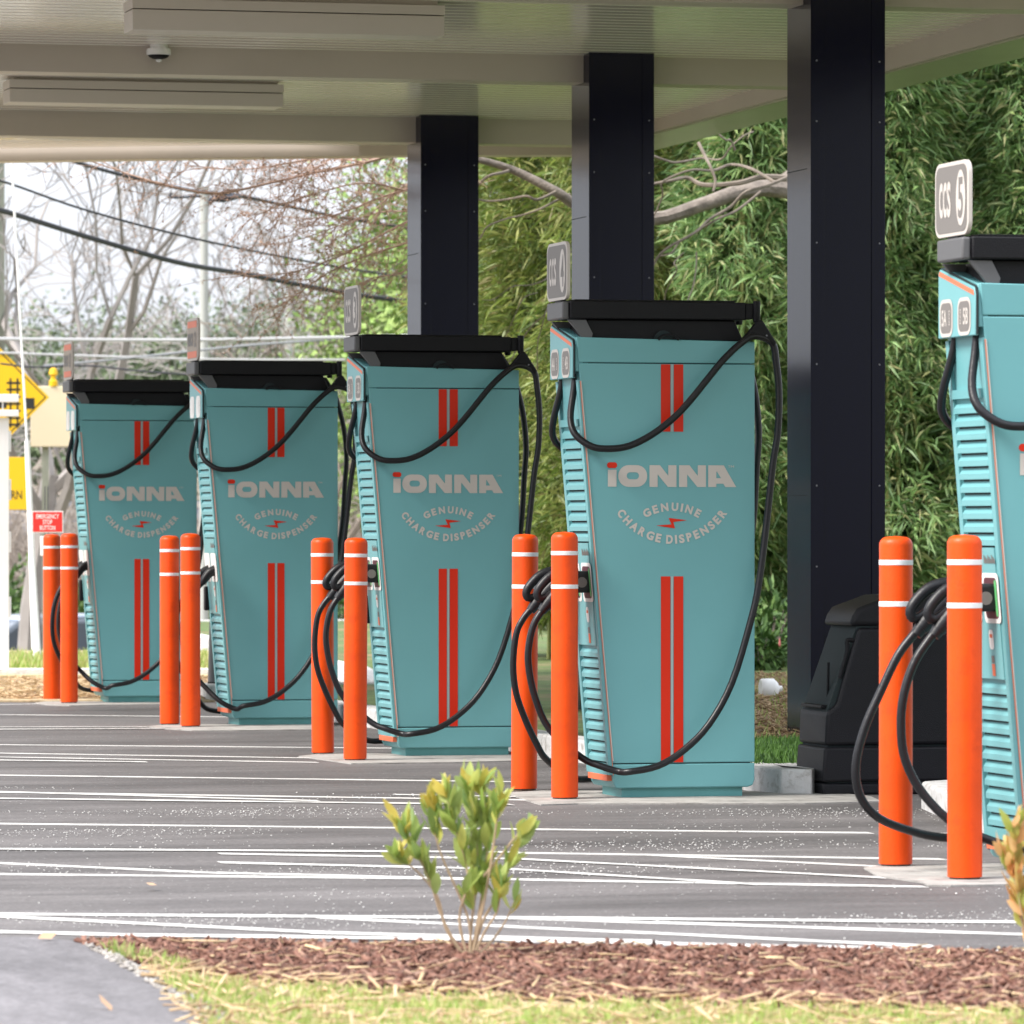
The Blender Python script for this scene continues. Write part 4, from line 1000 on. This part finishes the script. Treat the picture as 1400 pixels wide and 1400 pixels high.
wire([(-60, 480, 62), (20, 483, 62), (270, 491, 62), (480, 492, 62)], .014, WIREL, 'lower pale wire passing behind the orange-ended signs')
wire([(60, 500, 62), (110, 496, 62), (200, 487, 62), (330, 473, 62), (480, 462, 62)], .014, mat('wire_grey', (.25, .26, .28), .6), 'grey wire rising to the right across the pale ones')
wire([(0, 497, 60), (50, 502, 60), (120, 500, 60), (200, 508, 60), (300, 515, 60)], .010, WIRE, 'thin sagging dark wire over the cream board')
o = MB().tube([pt(235, 53, 264), pt(232, 53, 268), pt(240, 53, 270), pt(275, 53.3, 268)], .012, 6, smooth=4)
o.tube([pt(285, 53.4, 278), pt(292, 53.4, 272), pt(305, 53.4, 272), pt(318, 53.5, 270), pt(330, 54, 268)], [.02, .03, .035, .03, .02], 6, smooth=3)
tag(o.build('cable_splice', WIRE, smooth=True), 'black splice and loop hanging on the topmost wire', 'cable splice')
def pole(px, t, ytop, w, m_, label, zb=-1.5):
    p = pt(px, t, z=zb); top = HC - (ytop - 720) * t / F
    o = MB().lathe([(w / 2 * 1.15, 0), (w / 2, top - zb)], n=14).build('utility_pole', m_, smooth=True); o.location = p; tag(o, label, 'pole', 'utility poles')
pole(-14, 68, 60, .36, POLEM, 'greenish wooden utility pole at the left picture edge')
pole(279, 74, 255, .115, POLEF, 'thin pale utility pole above the second dispenser from the left'); pole(395, 92, 400, .13, POLEF, 'short faint utility pole left of the middle ccs sign')
# guy wire with its plastic guard
g0, g1, g2 = pt(15, 46.3, 200), pt(37, 46.3, 606), at(50, 903, .03)
r = empty('guy_wire', g2, 'white guy wire with thick leaning plastic guard at the left', 'guy wire')
MB().tube([pt(6, 46.5, 40), g0, g1], .010, 6).build('strand', WHITE, r, off=tuple(g2))
MB().tube([g1 + Vector((0, 0, .02)), pt(44, 46.3, 770), g2], [.022, .028, .040], 10).build('guard', WHITE, r, smooth=True, off=tuple(g2))

# white gate post with brackets at the left edge
P = at(2, 925)
r = empty('gate_post', P, 'tall white square post with rail brackets at the left edge', 'post')
MB().box(-.085, .055, -.02, .10, 0, 1.98).build('post', WHITE, r, bevel=.004)
for z0, z1, x1 in ((2.10, 2.16, .125), (1.99, 2.04, .125)): MB().box(-.30, x1, -.06, .06, z0, z1).build('rail', WHITE, r, bevel=.003)
MB().box(-.20, -.06, -.02, .04, 2.04, 2.10).build('rail_link', WHITE, r)
MB().box(.0, .012, -.03, -.02, 2.041, 2.099).build('rail_link', WHITE, r)
for z in (.45, .95, 1.35, 1.72): MB().box(.0555, .075, .0, .06, z, z + .16).build('hinge', WHITE, r, bevel=.003)

# road signs
def facing(px): return -TH - math.atan((px - 700) / F)
T1 = 62
r = empty('rail_crossing_sign', pt(-6, T1, z=-1.3), 'yellow diamond road sign with black rail track and side road, plate below', 'road sign', rz=facing(0))
def zz(py, t=T1): return HC - (py - 720) * t / F + 1.3
k = T1 / F; zc = zz(543); hd = 73 * k
def dia(h, y): return [(0, y, zc - h), (h, y, zc), (0, y, zc + h), (-h, y, zc)]
sh = 0.0
m = MB().add(dia(hd, 0) + dia(hd, .012), [(0, 1, 2, 3), (7, 6, 5, 4), (0, 4, 5, 1), (1, 5, 6, 2), (2, 6, 7, 3), (3, 7, 4, 0)]).build('diamond_panel', SIGNY, r)
a, b = dia(hd * .945, -.002), dia(hd * .915, -.002)
MB().add(a + b, [(i, (i + 1) % 4, 4 + (i + 1) % 4, 4 + i) for i in range(4)]).build('border_line', SIGNK, r)
m = MB()
def rc(x0, x1, y0, y1): m.add([((x0 + 6) * k, -.002, zz(y1)), ((x1 + 6) * k, -.002, zz(y1)), ((x1 + 6) * k, -.002, zz(y0)), ((x0 + 6) * k, -.002, zz(y0))], [(0, 1, 2, 3)])
rc(13, 15.5, 517, 585); rc(22.5, 25, 517, 585)
for yy in (522, 531, 541, 550.5, 560, 570, 579): rc(9, 28, yy, yy + 3)
rc(32, 47, 544, 559); rc(-20, 9, 545, 558)
m.build('track_symbol', SIGNK, r)
x0, x1 = -14, 37.5
MB().prism_xz([((x + 6) * k, z) for x, z in ((x0, zz(697)), (x1, zz(697)), (x1, zz(625)), (x0, zz(625)))], 0, .012).build('lower_plate', SIGNY, r, bevel=.006)
cx = (6 + 22.5) * k; text(MB(), 'RN', 15 * k, 12 * k, lambda u, v: (cx + u, -.002, zz(676.5) + v), .01).build('plate_lettering', SIGNK, r)
MB().box(-.03, .03, .013, .06, -.2, zz(500)).build('sign_post', POLEM, r)
# cream board with little beacon
T2 = 64; P = pt(92, T2, z=-1.4)
r = empty('cream_board', P, 'blank cream board with yellow beacon behind the farthest dispenser', 'board', rz=facing(90)); k = T2 / F
def z2(py): return HC - (py - 720) * T2 / F + 1.4
MB().box(-50 * k, 55 * k, 0, .06, z2(611), z2(528)).build('board', CREAMB, r, bevel=.01)
MB().lathe([(.05, 0), (.05, .06), (.03, .08), (.03, .12), (.055, .14), (.04, .20), (.01, .22)], (-19 * k, .03, z2(528)), 12).build('beacon', SIGNY, r, smooth=True)
for x in (-30 * k, 40 * k): MB().box(x - .04, x + .04, .061, .12, 0, z2(535)).build('board_post', POLEM, r)
# emergency stop sign
T3 = 41.5; P = pt(64, T3, z=0); k = T3 / F
r = empty('stop_button_sign', P, 'small red and white sign reading EMERGENCY STOP BUTTON on a thin post', 'sign', rz=facing(64))
def z3(py): return HC - (py - 720) * T3 / F
MB().box(-20.5 * k, 22.5 * k, -.004, .004, z3(728.5), z3(698.5)).build('sign_plate', WHITE, r)
MB().box(-19 * k, 21 * k, -.0065, -.0045, z3(727), z3(700)).build('red_field', SIGNR, r)
m = MB()
for s, yy, w in (('EMERGENCY', 706, 31), ('STOP', 713.7, 13), ('BUTTON', 721.6, 21)):
    text(m, s, w * k, 6.2 * k, lambda u, v: (k + u, -.0078, z3(yy) + v), .012)
m.build('sign_lettering', WHITE, r)
MB().box(-3.2 * k, -1.8 * k, .005, .02, 0, z3(665)).build('sign_post', SCREW, r); MB().box(.8 * k, 2.2 * k, .005, .02, 0, z3(665)).build('sign_post', SCREW, r)
MB().box(-9 * k, -4 * k, -.01, .06, z3(760), z3(733)).build('button_box', WHITE, r, bevel=.004)
# protective sleeve post behind the second dispenser
P = at(296, 957)
r = empty('sleeved_post', P, 'grey guard post with black foot behind the second dispenser from the left', 'post')
MB().lathe([(.058, .12), (.052, .40), (.048, .52), (.035, .56)], n=18).build('sleeve', mat('sleeve_grey', (.16, .16, .175), .5), r, smooth=True)
MB().lathe([(.062, 0), (.060, .12)], n=18).build('foot', TYRE, r)
# car on the road
def car(p, rz, label):
    r = empty('parked_car', p, label, 'car', rz=rz)
    body = [(-2.1, .28), (-2.15, .62), (-2.0, .82), (-1.2, .92), (1.0, .95), (1.9, .86), (2.12, .70), (2.15, .30)]
    MB().prism_xz(body, -.85, .85).build('body', CARP, r, bevel=.08)
    MB().prism_xz([(-1.15, .90), (-.45, 1.40), (.75, 1.42), (1.45, .92)], -.74, .74).build('windows', GLASS, r, bevel=.06)
    MB().prism_xz([(-.48, 1.385), (-.40, 1.45), (.70, 1.47), (.80, 1.40)], -.70, .70).build('roof', CARP, r, bevel=.04)
    MB().prism_xz([(-.02, .90), (-.02, 1.42), (.06, 1.42), (.06, .90)], -.755, .755).build('pillar', CARP, r)
    for x in (-1.35, 1.35):
        for y in (-.80, .80):
            w = MB().lathe([(.32, -.1), (.33, -.08), (.33, .08), (.32, .1)], (x, y, .33), 20, 'y').build('wheel', TYRE, r)
            MB().lathe([(.19, -.105), (.19, .105)], (x, y, .33), 14, 'y').build('rim', SCREW, w)
    for y in (-.6, .6): MB().box(2.13, 2.17, y - .15, y + .15, .60, .70).build('headlight', WHITE, r); MB().box(-2.17, -2.13, y - .15, y + .15, .64, .76).build('tail_light', SIGNR, r)
car(pt(45, 70, z=-1.43), R(12), 'silver blue car beyond the verge, left of the leftmost bollards')
# shop far behind
P = pt(85, 108, z=-1.45)
r = empty('shop_building', P, 'low slate blue building far behind the red stop sign', 'building', rz=-TH)
MB().box(-2.2, 3.4, 0, 5, 0, 2.45).build('wall', SHOPW, r)
MB().prism_xz([(-2.4, 2.45), (3.6, 2.45), (3.0, 3.1), (-1.4, 3.1)], -.3, 5.3).build('roof', SHOPR, r)
for x in (-1.6, -.2, 1.2): w = MB().box(x, x + .8, -.02, 0.02, .9, 1.8).build('window', GLASS, r); MB().box(x - .05, x + .85, -.03, -.021, .85, .89).build('sill', WHITE, w)
MB().box(-2.0, 3.2, -.06, -.03, 1.85, 2.05).build('green_band', mat('green_band', (.02, .20, .14), .5), r)

# ------------------------------------------------------------------ foreground bed, grass, path
def bed_poly(z): return [at(105, 1291, z), at(1500, 1309, z), at(1560, 1395, z), at(1400, 1386, z), at(1000, 1378, z), at(700, 1370, z), at(500, 1356, z), at(330, 1342, z), at(230, 1330, z), at(130, 1300, z)]
bp_ = [(p.x, p.y) for p in bed_poly(0)]
o = MB().prism_xy(ccw([(x + (0.15 if i in (1, 2) else 0), y) for i, (x, y) in enumerate(bp_)]), -.025, .0085).build('mulch_bed', MULCHB); tag(o, kind='structure')
gp_ = [at(90, 1291), at(200, 1325), at(700, 1330), at(1700, 1350), at(2000, 1600), at(420, 1600), at(270, 1400), at(190, 1345)]
o = MB().prism_xy(ccw([(p.x, p.y) for p in gp_]), -.028, .004).build('lawn', SOIL); tag(o, kind='structure')
pth = [at(-700, 1283.5), at(60, 1285), at(112, 1292), at(200, 1342), at(290, 1410), at(430, 1620), at(-1200, 1620)]
o = MB().prism_xy(ccw([(p.x, p.y) for p in pth]), -.026, .008).build('path', ASPH2); tag(o, kind='structure')

def scatter(n, poly, zf=None):
    out = []
    xs = [p[0] for p in poly]; ys = [p[1] for p in poly]
    while len(out) < n:
        x = random.uniform(min(xs), max(xs)); y = random.uniform(min(ys), max(ys)); c = False; j = len(poly) - 1
        for i in range(len(poly)):
            if (poly[i][1] > y) != (poly[j][1] > y) and x < (poly[j][0] - poly[i][0]) * (y - poly[i][1]) / (poly[j][1] - poly[i][1]) + poly[i][0]: c = not c
            j = i
        if c: out.append((x, y))
    return np.array(out)
def chips(name, P, z0, z1, lr, wr, m, kind='stuff', label=None, cat=None, tilt=.35):
    n = len(P); a = rs.uniform(0, 2 * np.pi, n); L = rs.uniform(*lr, n); W = rs.uniform(*wr, n); T_ = W * .35
    d = np.stack([np.cos(a), np.sin(a), rs.normal(0, tilt, n)], 1); d = unit(d)
    s = unit(np.cross(d, np.stack([rs.normal(0, .4, n), rs.normal(0, .4, n), np.ones(n)], 1))); u = np.cross(s, d)
    c = np.concatenate([P, rs.uniform(z0, z1, (n, 1))], 1)
    V = []
    for sx_, sy_, sz_ in ((-1, -1, -1), (1, -.6, -1), (1, .7, -1), (-1, 1, -1), (-1, -1, 1), (1, -.6, 1), (1, .7, 1), (-1, 1, 1)):
        V.append(c + d * (L * .5 * sx_)[:, None] + s * (W * .5 * sy_)[:, None] + u * (T_ * .5 * sz_)[:, None])
    V = np.stack(V, 1).reshape(-1, 3); i = np.arange(n) * 8
    q = [(0, 3, 2, 1), (4, 5, 6, 7), (0, 1, 5, 4), (1, 2, 6, 5), (2, 3, 7, 6), (3, 0, 4, 7)]
    Fc = np.stack([np.stack([i + k for k in f], 1) for f in q], 1).reshape(-1, 4)
    o = npmesh(name, V, Fc, m); tag(o, label, cat, kind=kind); return o
bedpts = scatter(15000, bp_)
chips('mulch', bedpts, .004, .020, (.015, .060), (.006, .016), MULCH, label='reddish brown bark mulch covering the bed by the lot', cat='mulch')
chips('straw', scatter(260, bp_), .018, .028, (.03, .13), (.004, .009), STRAW, label='loose straw lying on the brown mulch', cat='straw', tilt=.1)
edge = [at(200, 1325), at(500, 1348), at(1000, 1366), at(1500, 1384), at(1500, 1450), at(300, 1450), at(235, 1372), at(195, 1345)]
edge = [(p.x, p.y) for p in edge]
chips('straw', scatter(1300, edge), .008, .03, (.03, .14), (.004, .010), STRAW, label='pale straw strewn through the foreground grass', cat='straw', tilt=.2)
def blades(name, P, z, hr, m, label, w=.006):
    n = len(P); B = np.concatenate([P, np.full((n, 1), z)], 1)
    a = rs.uniform(0, 2 * np.pi, n); D = np.stack([np.cos(a) * .35, np.sin(a) * .35, np.ones(n)], 1) + rs.normal(0, .15, (n, 3))
    V, Fc = leaves(B, D, rs.uniform(*hr, n), np.full(n, w), .1, .1)
    o = npmesh(name, V, Fc, m); tag(o, label, 'grass', kind='stuff')
gedge = [at(215, 1338), at(330, 1352), at(500, 1364), at(700, 1376), at(1000, 1385), at(1500, 1396), at(1500, 1500), at(330, 1500), at(262, 1385)]
gedge = [(p.x, p.y) for p in gedge]
G1 = scatter(24000, gedge)
mask = (np.sin(G1[:, 0] * 9 + 1) * np.cos(G1[:, 1] * 11) + np.sin(G1[:, 0] * 23) * .5 + rs.normal(0, .5, len(G1))) > -.35
blades('grass', G1[mask], .0, (.02, .055), GRASS, 'short bright green grass along the bottom edge')
tf = [(p.x, p.y) for p in (at(140, 1302), at(260, 1330), at(240, 1336), at(150, 1310))]
blades('grass', scatter(260, tf), .01, (.02, .05), GRASS, 'thin grass tufts at the corner of the mulch and path')
# gravel along the path edge
ge = [(p.x, p.y) for p in (at(112, 1290), at(135, 1296), at(215, 1342), at(330, 1410), at(290, 1410), at(196, 1342), at(120, 1299))]
chips('gravel', scatter(420, ge), .005, .014, (.008, .026), (.007, .018), mat('gravel', (.4, .38, .36), .9, island=[(.22, .20, .19), (.36, .34, .32), (.30, .27, .24), (.45, .43, .40)]), label='grey gravel along the path edge', cat='gravel', tilt=.4)
# far grass and straw
vg = [(p.x, p.y) for p in (at(-60, 921), at(330, 921), at(330, 906), at(-60, 906))]
blades('grass', scatter(5200, vg), .02, (.06, .16), GRASS, 'rough grass on the verge beyond the far kerb', .014)
st = [(p.x, p.y) for p in (at(-60, 958), at(340, 958), at(340, 930), at(-60, 930))]
chips('straw', scatter(4000, st), .012, .03, (.05, .2), (.006, .014), STRAW, label='pale straw over the sandy ground beyond the lot', cat='straw', tilt=.15)
ig = [(p.x, p.y) for p in (at(1020, 1049, .095), at(1110, 1049, .095), at(1110, 1015, .095), at(1020, 1015, .095))]
blades('grass', scatter(2600, ig), .09, (.03, .07), mat('lawn_green', (.07, .17, .02), .6, island=[(.045, .12, .015), (.08, .19, .025), (.11, .24, .03)]), 'green grass strip just behind the kerb', .009)
ig = [(p.x, p.y) for p in (at(1015, 1015, .095), at(1110, 1015, .095), at(1110, 925, .095), at(1015, 925, .095))]
chips('straw', scatter(3600, ig), .095, .12, (.06, .22), (.006, .014), mat('brown_straw', (.3, .2, .1), .8, island=[(.20, .12, .06), (.30, .20, .10), (.38, .26, .14), (.14, .09, .05)]), label='brown straw on the ground before the grove', cat='straw', tilt=.15)
blades('grass', scatter(900, ig), .09, (.03, .09), GRASS, 'sparse grass in the brown straw before the grove', .008)

# shrubs of the bed
def shrub(px, py, stems, label, leafm, tipm, seed, L=.080, W=.027):
    random.seed(seed); base = at(px, py); t = base.x * S_ + base.y * C_
    r = empty('shrub', base, label, 'shrub', 'young shrubs in the mulch bed')
    m = MB(); lp, ld, tp, td = [], [], [], []
    right = Vector((C_, -S_, 0)); fwd = Vector((S_, C_, 0))
    for pts, clusters in stems:
        dy = random.uniform(-.07, .07)
        P = [right * ((x - px) * t / F) + fwd * (dy * i / len(pts)) + Vector((0, 0, (py - y) * t / F)) for i, (x, y) in enumerate(pts)]
        m.tube(P, [.0045 - .0028 * i / (len(P) - 1) for i in range(len(P))], 6, smooth=4)
        n = len(P)
        for f, cnt in clusters:
            i = min(n - 2, int(f * (n - 1))); q = P[i].lerp(P[i + 1], f * (n - 1) - i); d = (P[i + 1] - P[i]).normalized()
            for k in range(int(cnt * 1.5)):
                e = Vector((random.gauss(0, .42), random.gauss(0, .42), random.uniform(.1, .5)))
                tgt = (tp, td) if (f > .93 and random.random() < .45) else (lp, ld)
                tgt[0].append(tuple(q + d * random.uniform(-.035, .02))); tgt[1].append(tuple((d * .8 + e)))
    m.build('stems', STEM, r, smooth=True)
    for (pp, dd, mm, nm) in ((lp, ld, leafm, 'leaves'), (tp, td, tipm, 'young_leaves')):
        if not pp: continue
        n = len(pp); P = np.array(pp); D = unit(np.array(dd)); Ls = rs.uniform(.65, 1.15, n) * L; Ws = rs.uniform(.75, 1.15, n) * W
        U = rs.normal(size=(n, 3)); Sd = unit(np.cross(D, U)); Nn = np.cross(Sd, D); V = []; Fc = []
        prof = [(0, .04), (.2, .62), (.45, 1), (.7, .8), (.9, .35), (1, .02)]
        for i in range(n):
            o = len(V)
            for s, w in prof:
                c = P[i] + D[i] * Ls[i] * s + Nn[i] * Ls[i] * (-.16 * s * s)
                V += [c - Sd[i] * Ws[i] * .5 * w + Nn[i] * Ws[i] * .16 * w, c, c + Sd[i] * Ws[i] * .5 * w + Nn[i] * Ws[i] * .16 * w]
            for k in range(5):
                a = o + k * 3; Fc += [(a, a + 1, a + 4, a + 3), (a + 1, a + 2, a + 5, a + 4)]
        ob = npmesh(nm, np.array(V), np.array(Fc), mm, r)
        ob.data.polygons.foreach_set('use_smooth', [True] * len(ob.data.polygons))
ST = [([(638, 1312), (620, 1285), (603, 1250), (590, 1210), (575, 1175), (552, 1135)], [(1, 9), (.85, 6), (.72, 5), (.6, 3)]),
      ([(638, 1312), (610, 1270), (598, 1225), (570, 1190), (548, 1175)], [(1, 4), (.9, 2)]),
      ([(640, 1312), (628, 1255), (640, 1200), (625, 1140), (612, 1095)], [(1, 8), (.86, 7), (.72, 6), (.6, 5), (.45, 4)]),
      ([(641, 1312), (645, 1260), (652, 1200), (650, 1140), (640, 1090)], [(1, 9), (.88, 8), (.76, 7), (.62, 6), (.5, 5), (.38, 4)]),
      ([(643, 1312), (655, 1250), (662, 1200), (668, 1140), (660, 1085)], [(1, 8), (.85, 7), (.7, 7), (.55, 5), (.42, 4)]),
      ([(645, 1312), (660, 1260), (680, 1225), (690, 1190), (700, 1170)], [(1, 3), (.85, 3), (.6, 3), (.5, 3)]),
      ([(648, 1310), (670, 1290), (690, 1262), (700, 1240)], [(1, 3), (.85, 1)]),
      ([(646, 1312), (662, 1275), (680, 1245), (684, 1215)], [(1, 4), (.8, 2)]),
      ([(660, 1200), (685, 1170), (705, 1145), (716, 1138)], [(1, 3), (.8, 2)]),
      ([(642, 1312), (640, 1255), (600, 1160), (592, 1105)], [(1, 7), (.88, 5), (.75, 3)]),
      ([(645, 1312), (668, 1200), (678, 1130), (682, 1098)], [(1, 4), (.85, 3), (.7, 3)])]
shrub(642, 1313, ST, 'young leafy green shrub with yellow tips standing in the mulch at the centre', SHRUBL, SHRUBY, 4)
ST2 = [([(1425, 1325), (1412, 1290), (1395, 1240), (1388, 1190), (1386, 1140)], [(1, 9), (.85, 8), (.7, 8), (.55, 7), (.4, 6), (.25, 5)]),
       ([(1430, 1325), (1425, 1260), (1422, 1200), (1420, 1150)], [(1, 8), (.85, 8), (.7, 8), (.5, 7), (.3, 6)]),
       ([(1425, 1325), (1400, 1270), (1390, 1215), (1382, 1185)], [(1, 5), (.85, 4), (.6, 4), (.35, 4)]),
       ([(1430, 1325), (1450, 1250), (1455, 1180)], [(1, 8), (.7, 7), (.4, 5)])]
shrub(1428, 1326, ST2, 'shrub with orange and green leaves cut off by the right edge', SHRUBO, SHRUBO, 8)
# few dead leaves on the asphalt
for px, py in ((62, 1284), (143, 1378), (206, 1213)):
    z = .012; q = at(px, py, z)
    o = MB().add([(-.035, 0, 0), (0, .018, .012), (.04, 0, .022), (0, -.018, .010)], [(0, 3, 2), (0, 2, 1)]).build('dead_leaf', mat('dead_leaf', (.50, .32, .20), .8)); o.location = q; o.rotation_euler = (random.uniform(0, .5), random.uniform(-.3, .3), random.uniform(0, 6))
    tag(o, {62: 'curled brown dead leaf at the corner where the path meets the lot', 143: 'brown dead leaf lying on the dark path', 206: 'brown dead leaf on the asphalt of the lot'}[px], 'leaf', 'dead leaves on the ground')

# pale chips standing in for glints on the asphalt, denser in drifts
gpoly = [(p.x, p.y) for p in (at(-80, 1284), at(1480, 1298), at(1480, 1100), at(-80, 1075))]
GP = scatter(26000, gpoly)
dn = np.sin(GP[:, 0] * 1.9 + GP[:, 1] * .7) * np.cos(GP[:, 1] * 2.3 - GP[:, 0] * .6) + .6 * np.sin(GP[:, 1] * 5.1 + GP[:, 0] * .9 + 1)
GP = GP[dn + rs.normal(0, .55, len(GP)) > .95]
chips('glint_grit', GP, .002, .005, (.002, .008), (.002, .006), mat('pale_glint', (.58, .57, .55), .6), label='pale chips as painted glints in drifts over the asphalt', cat='glint_grit', tilt=.3)

# unseen wood added behind the camera to keep sky out of the column reflections
def wood(name, x0, x1, y, h, n, label):
    cx = rs.uniform(x0, x1, (60, 1)); cl = np.concatenate([cx, y + rs.uniform(-3, 3, (60, 1)), rs.uniform(0, h * .85, (60, 1))], 1)
    P = cl[rs.randint(0, 60, n)] + rs.normal(0, 1, (n, 3)) * np.array([(x1 - x0) / 40, 1.5, 1.6]); P[:, 2] = np.abs(P[:, 2])
    V, Fc = leaves(P, rs.normal(size=(n, 3)), rs.uniform(.5, 1.3, n), rs.uniform(.4, .9, n)); tag(npmesh(name, V, Fc, CONIF), label, 'woods', kind='stuff')
wood('added_wood', -26, 26, -34, 15, 22000, 'dark wood added unseen behind the camera for the column reflections')
